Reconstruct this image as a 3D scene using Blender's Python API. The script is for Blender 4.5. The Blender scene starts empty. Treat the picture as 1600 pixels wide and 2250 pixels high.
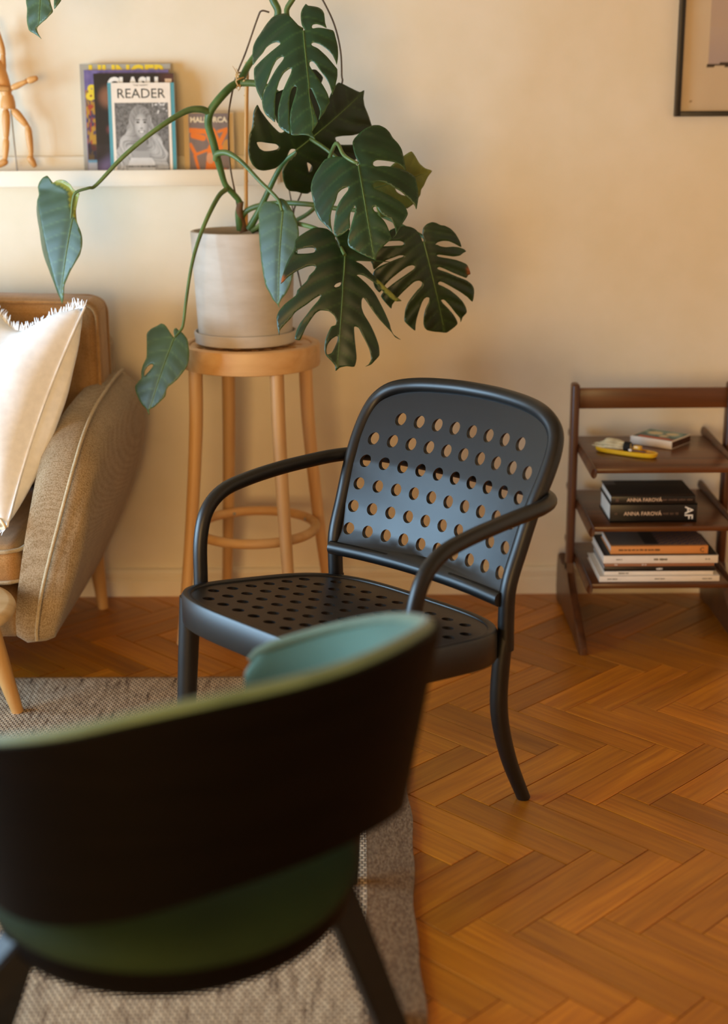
import bpy, bmesh, math, random
import numpy as np
from mathutils import Vector, Matrix
from mathutils.geometry import delaunay_2d_cdt

random.seed(7)
SC = bpy.context.scene
COL = SC.collection

# ------------------------------------------------------------------ camera, light, exposure
CAM_H, PITCH, ROLL, FPX = 1.323, math.radians(15.8), -0.007, 3125.0
cd = bpy.data.cameras.new('camera')
cam = bpy.data.objects.new('camera', cd)
COL.objects.link(cam)
cd.sensor_fit = 'VERTICAL'
cd.sensor_height = 36.0
cd.sensor_width = 36.0
cd.lens = 50.0
cd.clip_start = 0.05
cam.matrix_world = (Matrix.Translation((0, 0, CAM_H)) @ Matrix.Rotation(math.pi / 2 - PITCH, 4, 'X')
                    @ Matrix.Rotation(ROLL, 4, 'Z'))
cd.dof.use_dof = True
cd.dof.focus_distance = 2.98
cd.dof.aperture_fstop = 1.9
SC.camera = cam

SC.view_settings.view_transform = 'Standard'
SC.view_settings.look = 'None'
SC.view_settings.gamma = 1.0
SC.view_settings.use_curve_mapping = False
SC.view_settings.exposure = 0.08

world = bpy.data.worlds.new('world')
SC.world = world
world.use_nodes = True
world.node_tree.nodes['Background'].inputs[0].default_value = (0.75, 0.86, 1.0, 1)
world.node_tree.nodes['Background'].inputs[1].default_value = 0.6


def area(name, loc, target, sx, sy, power, color):
    l = bpy.data.lights.new(name, 'AREA')
    l.shape = 'RECTANGLE'
    l.size, l.size_y = sx, sy
    l.energy = power
    l.color = color
    o = bpy.data.objects.new(name, l)
    COL.objects.link(o)
    o.location = loc
    o.rotation_euler = (Vector(target) - Vector(loc)).to_track_quat('-Z', 'Y').to_euler()
    return o


# daylight falling in through the window of the left wall
area('window_daylight', (-2.72, 1.72, 0.92), (0.0, 2.6, 0.85), 0.95, 1.1, 63.0, (0.47, 0.74, 1.0))
area('window_daylight', (-2.72, 2.68, 0.92), (0.0, 2.68, 0.85), 0.85, 1.1, 63.0, (0.47, 0.74, 1.0))
# low warm fill light added behind the camera, in a made-up window
area('window_evening_light', (-0.9, -1.72, 0.92), (-0.3, 3.8, 0.30), 1.7, 1.1, 102.0, (1.0, 0.61, 0.22))

# ------------------------------------------------------------------ helpers
cR = math.cos(ROLL)
sR = math.sin(ROLL)
_r = Vector((1, 0, 0))
_u = Vector((0, math.sin(PITCH), math.cos(PITCH)))
_d = Vector((0, math.cos(PITCH), -math.sin(PITCH)))
AX_R = _r * cR + _u * sR
AX_U = -_r * sR + _u * cR
O = Vector((0, 0, CAM_H))


def ray(x, y):
    return AX_R * ((x - 800) / FPX) - AX_U * ((y - 1125) / FPX) + _d


def at(x, y, Y):
    v = ray(x, y)
    return O + v * (Y / v.y)


def link(o, parent=None):
    COL.objects.link(o)
    if parent is not None:
        o.parent = parent
    return o


def tag(o, label=None, cat=None, group=None, kind=None):
    if label: o['label'] = label
    if cat: o['category'] = cat
    if group: o['group'] = group
    if kind: o['kind'] = kind
    return o


def thing(name, label, cat, loc=(0, 0, 0), rotz=0.0, group=None):
    o = bpy.data.objects.new(name, None)
    o.empty_display_size = 0.05
    link(o)
    o.location = loc
    o.rotation_euler = (0, 0, rotz)
    return tag(o, label, cat, group)


def inv_of(root):
    if root is None:
        return Matrix.Identity(4)
    m = Matrix.LocRotScale(root.location, root.rotation_euler, None)
    p = root.parent
    while p is not None:
        m = Matrix.LocRotScale(p.location, p.rotation_euler, None) @ m
        p = p.parent
    return m.inverted()


def mesh(name, verts, faces, mat, parent=None, smooth=True, world=False, angle=None):
    me = bpy.data.meshes.new(name)
    if world and parent is not None:
        mi = inv_of(parent)
        verts = [mi @ Vector(v) for v in verts]
    me.from_pydata([tuple(v) for v in verts], [], faces)
    me.update()
    bm = bmesh.new()
    bm.from_mesh(me)
    bmesh.ops.recalc_face_normals(bm, faces=bm.faces)
    bm.to_mesh(me)
    bm.free()
    if mat: me.materials.append(mat)
    finish(me, smooth, angle)
    return link(bpy.data.objects.new(name, me), parent)


def finish(me, smooth, angle=None):
    if smooth:
        me.polygons.foreach_set('use_smooth', [True] * len(me.polygons))
        a = math.radians(40 if angle is None else angle)
        try:
            me.set_sharp_from_angle(angle=a)
        except Exception:
            pass


def from_bm(name, bm, mat, parent=None, smooth=True, angle=None):
    me = bpy.data.meshes.new(name)
    bmesh.ops.recalc_face_normals(bm, faces=bm.faces)
    bm.to_mesh(me)
    bm.free()
    if mat: me.materials.append(mat)
    finish(me, smooth, angle)
    return link(bpy.data.objects.new(name, me), parent)


def bm_box(bm, c, s, bev=0.0, seg=2, rot=None):
    m = Matrix.Translation(c)
    if rot is not None: m = m @ rot
    m = m @ Matrix.Diagonal((s[0], s[1], s[2], 1))
    r = bmesh.ops.create_cube(bm, size=1.0, matrix=m)
    if bev > 0:
        es = list({e for v in r['verts'] for e in v.link_edges})
        bmesh.ops.bevel(bm, geom=es, offset=bev, segments=seg, affect='EDGES', profile=0.5)


def box(name, c, s, mat, parent=None, bev=0.002, seg=2, rot=None):
    bm = bmesh.new()
    bm_box(bm, c, s, bev, seg, rot)
    return from_bm(name, bm, mat, parent)


def catmull(P, n=6, closed=False, ten=0.5):
    P = [Vector(p) for p in P]
    N = len(P)
    out = []
    rng = N if closed else N - 1
    for i in range(rng):
        p1, p2 = P[i], P[(i + 1) % N]
        p0 = P[(i - 1) % N] if (closed or i > 0) else p1 * 2 - p2
        p3 = P[(i + 2) % N] if (closed or i + 2 < N) else p2 * 2 - p1
        m1, m2 = (p2 - p0) * ten, (p3 - p1) * ten
        for k in range(n):
            t = k / n
            out.append(p1 * (2 * t ** 3 - 3 * t * t + 1) + m1 * (t ** 3 - 2 * t * t + t)
                       + p2 * (-2 * t ** 3 + 3 * t * t) + m2 * (t ** 3 - t * t))
    if not closed: out.append(P[-1].copy())
    return out


def sweep(pts, radii, sides=12, closed=False, flat=1.0, cap=True, up=None):
    """tube verts, faces along a polyline (parallel transport frame)"""
    n = len(pts)
    V, Fc = [], []
    T = []
    for i in range(n):
        a = pts[(i - 1) % n] if (closed or i > 0) else pts[0]
        b = pts[(i + 1) % n] if (closed or i < n - 1) else pts[-1]
        T.append((b - a).normalized())
    ref = Vector(up) if up else (Vector((0, 0, 1)) if abs(T[0].z) < 0.8 else Vector((1, 0, 0)))
    nrm = (ref - T[0] * ref.dot(T[0])).normalized()
    for i in range(n):
        nrm = (nrm - T[i] * nrm.dot(T[i])).normalized()
        bi = T[i].cross(nrm)
        r = radii[i] if hasattr(radii, '__len__') else radii
        for k in range(sides):
            a = 2 * math.pi * k / sides
            V.append(pts[i] + nrm * (math.cos(a) * r * flat) + bi * (math.sin(a) * r))
    for i in range(n if closed else n - 1):
        j = (i + 1) % n
        for k in range(sides):
            k2 = (k + 1) % sides
            Fc.append((i * sides + k, i * sides + k2, j * sides + k2, j * sides + k))
    if cap and not closed:
        Fc.append(tuple(range(sides)))
        Fc.append(tuple((n - 1) * sides + k for k in range(sides)))
    return V, Fc


def tube(name, P, r, mat, parent=None, sides=12, n=6, closed=False, flat=1.0, world=False, up=None, ten=0.5):
    pts = catmull(P, n, closed, ten) if n > 1 else [Vector(p) for p in P]
    if hasattr(r, '__len__'):
        rr = []
        m = len(pts)
        for i in range(m):
            t = i / (m - 1) * (len(r) - 1)
            k = min(int(t), len(r) - 2)
            rr.append(r[k] + (r[k + 1] - r[k]) * (t - k))
    else:
        rr = r
    V, Fc = sweep(pts, rr, sides, closed, flat, True, up)
    return mesh(name, V, Fc, mat, parent, True, world, 60)


def lathe(name, prof, mat, parent=None, seg=48, c=(0, 0, 0), angle=35):
    V, Fc = [], []
    n = len(prof)
    for k in range(seg):
        a = 2 * math.pi * k / seg
        for r, z in prof:
            V.append((c[0] + r * math.cos(a), c[1] + r * math.sin(a), c[2] + z))
    for k in range(seg):
        k2 = (k + 1) % seg
        for i in range(n - 1):
            Fc.append((k * n + i, k2 * n + i, k2 * n + i + 1, k * n + i + 1))
    me = bpy.data.meshes.new(name)
    me.from_pydata(V, [], Fc)
    bm = bmesh.new()
    bm.from_mesh(me)
    bmesh.ops.remove_doubles(bm, verts=bm.verts, dist=1e-6)
    bmesh.ops.dissolve_degenerate(bm, edges=bm.edges, dist=1e-7)
    bpy.data.meshes.remove(me)
    return from_bm(name, bm, mat, parent, True, angle)


def prism(name, poly, fmap, th, mat, parent=None, bev=0.0, seg=2, angle=35):
    """extruded polygon: fmap(x, y, w) -> point, w = 0..th"""
    bm = bmesh.new()
    a = [bm.verts.new(fmap(x, y, 0)) for x, y in poly]
    b = [bm.verts.new(fmap(x, y, th)) for x, y in poly]
    bm.faces.new(a)
    bm.faces.new(b[::-1])
    n = len(poly)
    for i in range(n):
        bm.faces.new((a[i], a[(i + 1) % n], b[(i + 1) % n], b[i]))
    if bev > 0:
        bm.edges.ensure_lookup_table()
        es = [e for e in bm.edges if (e.verts[0] in a) == (e.verts[1] in a)]
        bmesh.ops.bevel(bm, geom=es, offset=bev, segments=seg, affect='EDGES', profile=0.5)
    return from_bm(name, bm, mat, parent, True, angle)


def inside(pts, poly):
    pts = np.asarray(pts)
    x, y = pts[:, 0], pts[:, 1]
    r = np.zeros(len(pts), bool)
    n = len(poly)
    for i in range(n):
        x1, y1 = poly[i]
        x2, y2 = poly[(i + 1) % n]
        if y1 == y2: continue
        c = ((y1 > y) != (y2 > y)) & (x < (x2 - x1) * (y - y1) / (y2 - y1) + x1)
        r ^= c
    return r


def seg_dist(pts, poly):
    pts = np.asarray(pts)
    d = np.full(len(pts), 1e9)
    n = len(poly)
    P = np.asarray(poly)
    for i in range(n):
        a, b = P[i], P[(i + 1) % n]
        ab = b - a
        L = ab @ ab
        if L < 1e-12: continue
        t = np.clip(((pts - a) @ ab) / L, 0, 1)
        d = np.minimum(d, np.linalg.norm(pts - a - t[:, None] * ab, axis=1))
    return d


def triangulate(outline, holes, sp):
    """triangulated region with inner grid points; returns (pts Nx2, tris)"""
    loops = [outline] + list(holes)
    A = np.asarray(outline)
    lo, hi = A.min(0), A.max(0)
    gx = np.arange(lo[0] + sp * 0.5, hi[0], sp)
    gy = np.arange(lo[1] + sp * 0.5, hi[1], sp)
    G = np.array([(x + (0.5 * sp if j % 2 else 0), y) for j, y in enumerate(gy) for x in gx]).reshape(-1, 2)
    if len(G):
        ok = inside(G, outline)
        for h in holes: ok &= ~inside(G, h)
        G = G[ok]
    if len(G):
        d = np.min([seg_dist(G, l) for l in loops], axis=0)
        G = G[d > sp * 0.45]
    V, E = [], []
    for l in loops:
        s = len(V)
        V += [tuple(p) for p in l]
        E += [(s + i, s + (i + 1) % len(l)) for i in range(len(l))]
    V += [tuple(p) for p in G]
    vo, eo, fo, *_ = delaunay_2d_cdt([Vector(v) for v in V], E, [], 0, 1e-7)
    vo = np.array([(v[0], v[1]) for v in vo])
    T = np.array([f for f in fo if len(f) == 3])
    cen = vo[T].mean(1)
    ok = inside(cen, outline)
    for h in holes: ok &= ~inside(cen, h)
    T = T[ok]
    used = np.unique(T)
    remap = -np.ones(len(vo), int)
    remap[used] = np.arange(len(used))
    return vo[used], remap[T]


def sheet(name, outline, holes, sp, fmap, th, mat, parent=None, angle=40):
    """perforated plate: front and back faces from fmap(p, side) plus hole and rim walls"""
    P, T = triangulate(outline, holes, sp)
    bm = bmesh.new()
    a = [bm.verts.new(fmap(p[0], p[1], 0.0)) for p in P]
    b = [bm.verts.new(fmap(p[0], p[1], th)) for p in P]
    for t in T:
        try:
            bm.faces.new([a[i] for i in t])
            bm.faces.new([b[i] for i in reversed(t)])
        except ValueError:
            pass
    cnt = {}
    for t in T:
        for i in range(3):
            e = (int(t[i]), int(t[(i + 1) % 3]))
            k = (min(e), max(e))
            cnt.setdefault(k, []).append(e)
    for k, l in cnt.items():
        if len(l) == 1:
            i, j = l[0]
            try:
                bm.faces.new((a[j], a[i], b[i], b[j]))
            except ValueError:
                pass
    return from_bm(name, bm, mat, parent, True, angle)


def circle(x, y, r, n=14, ry=None):
    ry = ry or r
    return [(x + r * math.cos(2 * math.pi * k / n), y + ry * math.sin(2 * math.pi * k / n)) for k in range(n)]


def superell(a, b, e, n=72, cx=0, cy=0):
    out = []
    for k in range(n):
        t = 2 * math.pi * k / n
        c, s = math.cos(t), math.sin(t)
        out.append((cx + a * math.copysign(abs(c) ** (2 / e), c), cy + b * math.copysign(abs(s) ** (2 / e), s)))
    return out


def text(name, s, size, loc, rot, mat, parent, bold=0.0, ext=0.0002, align='CENTER', sx=1.0):
    cu = bpy.data.curves.new(name, 'FONT')
    cu.body = s
    cu.size = size
    cu.extrude = ext
    cu.offset = bold
    cu.align_x = align
    cu.resolution_u = 3
    o = bpy.data.objects.new(name, cu)
    COL.objects.link(o)
    dg = bpy.context.evaluated_depsgraph_get()
    me = bpy.data.meshes.new_from_object(o.evaluated_get(dg))
    bpy.data.objects.remove(o)
    bpy.data.curves.remove(cu)
    me.materials.clear()
    me.materials.append(mat)
    me.transform(Matrix.Diagonal((sx, 1, 1, 1)))
    o = bpy.data.objects.new(name, me)
    link(o, parent)
    o.location = loc
    o.rotation_euler = rot
    return o


# ------------------------------------------------------------------ materials
def srgb(h):
    h = h.lstrip('#')
    out = []
    for i in (0, 2, 4):
        c = int(h[i:i + 2], 16) / 255
        out.append(c / 12.92 if c <= 0.04045 else ((c + 0.055) / 1.055) ** 2.4)
    return tuple(out) + (1.0,)


def new_mat(name):
    m = bpy.data.materials.new(name)
    m.use_nodes = True
    nt = m.node_tree
    b = nt.nodes['Principled BSDF']
    return m, nt, b


def N(nt, t, **kw):
    n = nt.nodes.new(t)
    for k, v in kw.items(): setattr(n, k, v)
    return n


def ramp(nt, stops):
    r = N(nt, 'ShaderNodeValToRGB')
    el = r.color_ramp.elements
    while len(el) > 1: el.remove(el[-1])
    el[0].position, el[0].color = stops[0]
    for p, c in stops[1:]:
        e = el.new(p)
        e.color = c
    return r


def mapping(nt, scale, coord='Object'):
    tc = N(nt, 'ShaderNodeTexCoord')
    mp = N(nt, 'ShaderNodeMapping')
    mp.inputs['Scale'].default_value = scale
    nt.links.new(tc.outputs[coord], mp.inputs[0])
    return mp


def bump(nt, b, height, strength, dist):
    bp = N(nt, 'ShaderNodeBump')
    bp.inputs['Strength'].default_value = strength
    bp.inputs['Distance'].default_value = dist
    nt.links.new(height, bp.inputs['Height'])
    nt.links.new(bp.outputs[0], b.inputs['Normal'])
    return bp


def noisy(name, c1, c2, scale=(20, 20, 20), rough=0.6, bmp=0.0, bdist=0.001, detail=4, spec=0.5, coat=0.0,
          lo=0.35, hi=0.65, sheen=0.0, nscale=1.0, rand=0.0):
    """two-tone noise material"""
    m, nt, b = new_mat(name)
    mp = mapping(nt, scale)
    nz = N(nt, 'ShaderNodeTexNoise')
    nz.inputs['Scale'].default_value = nscale
    nz.inputs['Detail'].default_value = detail
    nt.links.new(mp.outputs[0], nz.inputs['Vector'])
    r = ramp(nt, [(lo, c1), (hi, c2)])
    nt.links.new(nz.outputs[0], r.inputs[0])
    nt.links.new(r.outputs[0], b.inputs['Base Color'])
    b.inputs['Roughness'].default_value = rough
    b.inputs['Specular IOR Level'].default_value = spec
    b.inputs['Coat Weight'].default_value = coat
    b.inputs['Coat Roughness'].default_value = 0.25
    b.inputs['Sheen Weight'].default_value = sheen
    if bmp > 0: bump(nt, b, nz.outputs[0], bmp, bdist)
    return m


def flat(name, c, rough=0.6, spec=0.5, metal=0.0):
    return noisy(name, c, tuple(min(1, x * 1.06) for x in c[:3]) + (1,), (30, 30, 30), rough, spec=spec)


def wood(name, c1, c2, c3, axis='x', rough=0.45, freq=1.0, coat=0.0, rand=0.0, bmp=0.05):
    """straight grain along an object axis; rand = tone shift per object"""
    m, nt, b = new_mat(name)
    s = {'x': (3, 60, 60), 'y': (60, 3, 60), 'z': (60, 60, 3)}[axis]
    mp = mapping(nt, tuple(v * freq for v in s))
    oi = N(nt, 'ShaderNodeObjectInfo')
    va = N(nt, 'ShaderNodeVectorMath', operation='SCALE')
    va.inputs[0].default_value = (37, 19, 71)
    nt.links.new(oi.outputs['Random'], va.inputs['Scale'])
    nt.links.new(va.outputs[0], mp.inputs['Location'])
    n1 = N(nt, 'ShaderNodeTexNoise')
    n1.inputs['Scale'].default_value = 1.0
    n1.inputs['Detail'].default_value = 5
    n1.inputs['Distortion'].default_value = 0.4
    nt.links.new(mp.outputs[0], n1.inputs['Vector'])
    r = ramp(nt, [(0.28, c1), (0.5, c2), (0.72, c3)])
    nt.links.new(n1.outputs[0], r.inputs[0])
    out = r.outputs[0]
    # broad slow variation
    mp2 = mapping(nt, tuple(v * freq * 0.12 for v in s))
    nt.links.new(va.outputs[0], mp2.inputs['Location'])
    n2 = N(nt, 'ShaderNodeTexNoise')
    n2.inputs['Scale'].default_value = 1.0
    nt.links.new(mp2.outputs[0], n2.inputs['Vector'])
    hs = N(nt, 'ShaderNodeHueSaturation')
    mr = N(nt, 'ShaderNodeMapRange')
    mr.inputs[1].default_value, mr.inputs[2].default_value = 0.3, 0.7
    mr.inputs[3].default_value, mr.inputs[4].default_value = 0.82, 1.15
    nt.links.new(n2.outputs[0], mr.inputs[0])
    val = mr.outputs[0]
    if rand > 0:
        mr2 = N(nt, 'ShaderNodeMapRange')
        mr2.inputs[3].default_value, mr2.inputs[4].default_value = 1 - rand, 1 + rand
        nt.links.new(oi.outputs['Random'], mr2.inputs[0])
        mu = N(nt, 'ShaderNodeMath', operation='MULTIPLY')
        nt.links.new(val, mu.inputs[0])
        nt.links.new(mr2.outputs[0], mu.inputs[1])
        val = mu.outputs[0]
    nt.links.new(val, hs.inputs['Value'])
    nt.links.new(out, hs.inputs['Color'])
    nt.links.new(hs.outputs[0], b.inputs['Base Color'])
    b.inputs['Roughness'].default_value = rough
    b.inputs['Coat Weight'].default_value = coat
    b.inputs['Coat Roughness'].default_value = 0.2
    if bmp > 0: bump(nt, b, n1.outputs[0], bmp, 0.001)
    return m


def vcol_mat(name, rough=0.5, spec=0.4):
    m, nt, b = new_mat(name)
    a = N(nt, 'ShaderNodeAttribute')
    a.attribute_name = 'print'
    nz = N(nt, 'ShaderNodeTexNoise')
    nz.inputs['Scale'].default_value = 400
    mx = N(nt, 'ShaderNodeMixRGB', blend_type='MULTIPLY')
    mx.inputs[0].default_value = 0.12
    nt.links.new(a.outputs['Color'], mx.inputs[1])
    nt.links.new(nz.outputs[0], mx.inputs[2])
    nt.links.new(mx.outputs[0], b.inputs['Base Color'])
    b.inputs['Roughness'].default_value = rough
    b.inputs['Specular IOR Level'].default_value = spec
    return m


def weave(name, c1, c2, sc, rough=0.9, bmp=0.5, bd=0.0008, sheen=0.2):
    """woven cloth: crossed bands"""
    m, nt, b = new_mat(name)
    mp = mapping(nt, (sc, sc, sc))
    v = N(nt, 'ShaderNodeTexVoronoi')
    v.inputs['Scale'].default_value = 1.0
    v.inputs['Randomness'].default_value = 0.55
    nt.links.new(mp.outputs[0], v.inputs['Vector'])
    nz = N(nt, 'ShaderNodeTexNoise')
    nz.inputs['Scale'].default_value = 0.06
    nz.inputs['Detail'].default_value = 5
    nt.links.new(mp.outputs[0], nz.inputs['Vector'])
    r = ramp(nt, [(0.1, c1), (0.75, c2)])
    nt.links.new(v.outputs['Distance'], r.inputs[0])
    mx = N(nt, 'ShaderNodeMixRGB', blend_type='OVERLAY')
    mx.inputs[0].default_value = 0.25
    nt.links.new(r.outputs[0], mx.inputs[1])
    nt.links.new(nz.outputs[0], mx.inputs[2])
    nt.links.new(mx.outputs[0], b.inputs['Base Color'])
    b.inputs['Roughness'].default_value = rough
    b.inputs['Sheen Weight'].default_value = sheen
    b.inputs['Specular IOR Level'].default_value = 0.2
    inv = N(nt, 'ShaderNodeMath', operation='SUBTRACT')
    inv.inputs[0].default_value = 1.0
    nt.links.new(v.outputs['Distance'], inv.inputs[1])
    bump(nt, b, inv.outputs[0], bmp, bd)
    return m


M = {}
M['wall'] = noisy('wall_paint', srgb('#e9dcc2'), srgb('#ecdfc7'), (14, 14, 14), 0.75, 0.35, 0.002, 8, 0.3)
M['trim'] = noisy('trim_paint', srgb('#e8dcc4'), srgb('#ece1cb'), (10, 10, 10), 0.4)
M['ceiling'] = noisy('ceiling_paint', srgb('#b8a27c'), srgb('#bda883'), (8, 8, 8), 0.9)
M['shelf_white'] = noisy('shelf_lacquer', srgb('#efe6d2'), srgb('#f2ead8'), (10, 10, 10), 0.4)
M['parquet'] = wood('oak_parquet', srgb('#9a560a'), srgb('#ae670e'), srgb('#be7615'), 'x', 0.36, 1.6, 0.12, 0.26, 0.05)
M['subfloor'] = noisy('parquet_joint', srgb('#3a1e08'), srgb('#45260c'), (10, 10, 10), 0.8)
M['beech'] = wood('beech', srgb('#cb9a60'), srgb('#d8a970'), srgb('#e0b67e'), 'z', 0.45, 0.7)
M['beech_x'] = wood('beech_seat', srgb('#cb9a60'), srgb('#d8a970'), srgb('#e0b67e'), 'x', 0.45, 0.5)
M['birch'] = wood('pale_birch', srgb('#cda873'), srgb('#dcbb88'), srgb('#e6c99a'), 'x', 0.5, 0.5)
M['birch_leg'] = wood('pale_birch_leg', srgb('#b98a50'), srgb('#c89a5e'), srgb('#d2a66a'), 'z', 0.5, 0.5)
M['teak'] = wood('teak', srgb('#3a1c09'), srgb('#502a10'), srgb('#623616'), 'z', 0.4, 0.7, 0.1)
M['teak_x'] = wood('teak_board', srgb('#472508'), srgb('#5c3110'), srgb('#6e3f18'), 'x', 0.36, 0.6, 0.15)
M['manikin'] = wood('manikin_wood', srgb('#c58a48'), srgb('#d39a58'), srgb('#dca766'), 'z', 0.45, 0.6)
M['black_wood'] = noisy('black_lacquered_beech', srgb('#070707'), srgb('#0b0b0b'), (6, 6, 60), 0.41, 0.03, 0.0005, spec=0.6)
M['black_leg'] = noisy('black_painted_leg', srgb('#0a0a0b'), srgb('#0f0f11'), (6, 6, 60), 0.5, spec=0.3)
M['shell'] = noisy('dark_veneer_shell', srgb('#070504'), srgb('#0a0705'), (4, 4, 40), 0.55, spec=0.05)
M['velvet'] = noisy('green_fabric', srgb('#47695a'), srgb('#5c8272'), (5, 5, 5), 0.75, 0.1, 0.001, 6, 0.3, sheen=0.35, lo=0.3, hi=0.7)
M['velvet_rim'] = noisy('green_edge_fabric', srgb('#566e57'), srgb('#677f66'), (12, 12, 12), 0.7, sheen=0.3)
M['velvet_seat'] = noisy('green_seat_fabric', srgb('#142010'), srgb('#1e2d17'), (5, 5, 5), 0.85, 0.1, 0.001, 6, 0.15, sheen=0.0, lo=0.3, hi=0.7)  # same green upholstery, darkened to paint in the shade under the shell
M['sofa'] = weave('sofa_fabric', srgb('#bba88d'), srgb('#87704f'), 330)
M['sofa_pipe'] = weave('sofa_piping', srgb('#cdbd9f'), srgb('#a8926f'), 500, bmp=0.3)
M['sofa_back'] = weave('sofa_back_fabric', srgb('#c59a68'), srgb('#a07643'), 420, bmp=0.25)
M['linen'] = noisy('white_linen', srgb('#f0f0f0'), srgb('#f8f8f8'), (60, 60, 60), 0.9, 0.25, 0.001, 6, 0.2, sheen=0.2)
M['concrete'] = noisy('pot_concrete', srgb('#bfb4a6'), srgb('#cfc6ba'), (7, 7, 26), 0.85, 0.15, 0.001, 8, 0.3)
M['soil'] = noisy('soil', srgb('#2a1a10'), srgb('#4a3122'), (60, 60, 60), 0.95, 1.0, 0.006, 6)
M['stem'] = noisy('stem_green', srgb('#4a6132'), srgb('#62793f'), (25, 25, 25), 0.45)
M['stem_dark'] = noisy('vine_green', srgb('#39582a'), srgb('#54743a'), (18, 18, 18), 0.45)
M['stem_brown'] = noisy('bark_brown', srgb('#5b4026'), srgb('#7d5a38'), (30, 30, 30), 0.8)
M['root'] = noisy('aerial_root', srgb('#4a3a28'), srgb('#6a573f'), (40, 40, 40), 0.7)
M['bamboo'] = wood('bamboo', srgb('#b58444'), srgb('#c79755'), srgb('#d3a766'), 'z', 0.5, 0.7)
M['raffia'] = noisy('raffia', srgb('#c09a62'), srgb('#d8b47c'), (60, 60, 60), 0.8)
M['steel'] = noisy('steel_rod', srgb('#8a8a8a'), srgb('#a2a2a2'), (30, 30, 30), 0.3)
M['paper'] = noisy('paper', srgb('#e6dfd2'), srgb('#efe9dd'), (5, 5, 300), 0.8)
M['paper_edge'] = noisy('page_block', srgb('#cfc4b6'), srgb('#e4dacd'), (2, 2, 700), 0.85)
M['print'] = vcol_mat('cover_print')
M['black'] = noisy('black_cover', srgb('#100e0d'), srgb('#171413'), (10, 10, 10), 0.35)
M['ink'] = flat('ink_black', srgb('#1a2420'))
M['ink_grey'] = flat('ink_grey', srgb('#6d675f'))
M['yellow_ink'] = flat('ink_yellow', srgb('#e3c52c'))
M['white_ink'] = flat('ink_white', srgb('#ece5da'))
M['cream_ink'] = flat('ink_cream', srgb('#e9d3ac'))
M['tan_ink'] = flat('ink_tan', srgb('#d9b795'))
M['dim_ink'] = flat('ink_dim', srgb('#5a4334'))
M['teal'] = flat('teal_cover', srgb('#4f969f'))
M['orange'] = flat('orange_cover', srgb('#e0914a'))
M['white_cover'] = flat('white_cover', srgb('#e9dccb'), 0.45)
M['brown_cover'] = flat('brown_cover', srgb('#a06a48'), 0.45)
M['striker'] = noisy('match_striker', srgb('#40200f'), srgb('#55301c'), (90, 90, 90), 0.9)
M['yellow'] = noisy('yellow_glaze', srgb('#e0a91a'), srgb('#ecb926'), (10, 10, 10), 0.3)
M['herb'] = noisy('dried_leaves', srgb('#b3a27c'), srgb('#dccda6'), (40, 40, 90), 0.9, 0.6, 0.003)
M['thread'] = noisy('black_thread', srgb('#0c0b0a'), srgb('#15120f'), (90, 90, 90), 0.8)
M['frame'] = noisy('frame_black', srgb('#15110d'), srgb('#1d1813'), (6, 6, 40), 0.4)


def rug_mat():
    m, nt, b = new_mat('woven_rug')
    # warp columns (along y) broken into short weft dashes
    mp = mapping(nt, (1, 1, 1))
    br = N(nt, 'ShaderNodeTexBrick')
    br.offset = 0.5
    br.inputs['Scale'].default_value = 1.0
    br.inputs['Brick Width'].default_value = 0.0105
    br.inputs['Row Height'].default_value = 0.0088
    br.inputs['Mortar Size'].default_value = 0.0019
    br.inputs['Mortar Smooth'].default_value = 0.8
    br.inputs['Color1'].default_value = (1, 1, 1, 1)
    br.inputs['Color2'].default_value = (0.75, 0.75, 0.75, 1)
    br.inputs['Mortar'].default_value = (0, 0, 0, 1)
    nt.links.new(mp.outputs[0], br.inputs['Vector'])
    mp2 = mapping(nt, (75, 10, 1))
    nz = N(nt, 'ShaderNodeTexNoise')
    nz.inputs['Scale'].default_value = 1.0
    nz.inputs['Detail'].default_value = 6
    nz.inputs['Roughness'].default_value = 0.65
    nt.links.new(mp2.outputs[0], nz.inputs['Vector'])
    r = ramp(nt, [(0.34, srgb('#75624f')), (0.44, srgb('#d2b998')), (0.60, srgb('#efd8b6'))])
    nt.links.new(nz.outputs[0], r.inputs[0])
    mx = N(nt, 'ShaderNodeMixRGB', blend_type='MIX')
    mx.inputs[1].default_value = srgb('#4e3d36')
    nt.links.new(br.outputs['Color'], mx.inputs[0])
    nt.links.new(r.outputs[0], mx.inputs[2])
    nt.links.new(mx.outputs[0], b.inputs['Base Color'])
    b.inputs['Roughness'].default_value = 0.95
    b.inputs['Specular IOR Level'].default_value = 0.1
    bump(nt, b, br.outputs['Color'], 0.7, 0.003)
    return m


M['rug'] = rug_mat()
M['rug_border'] = noisy('rug_border', srgb('#664d38'), srgb('#8b7054'), (260, 110, 50), 0.95, 0.6, 0.002, 5, 0.1)


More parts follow.
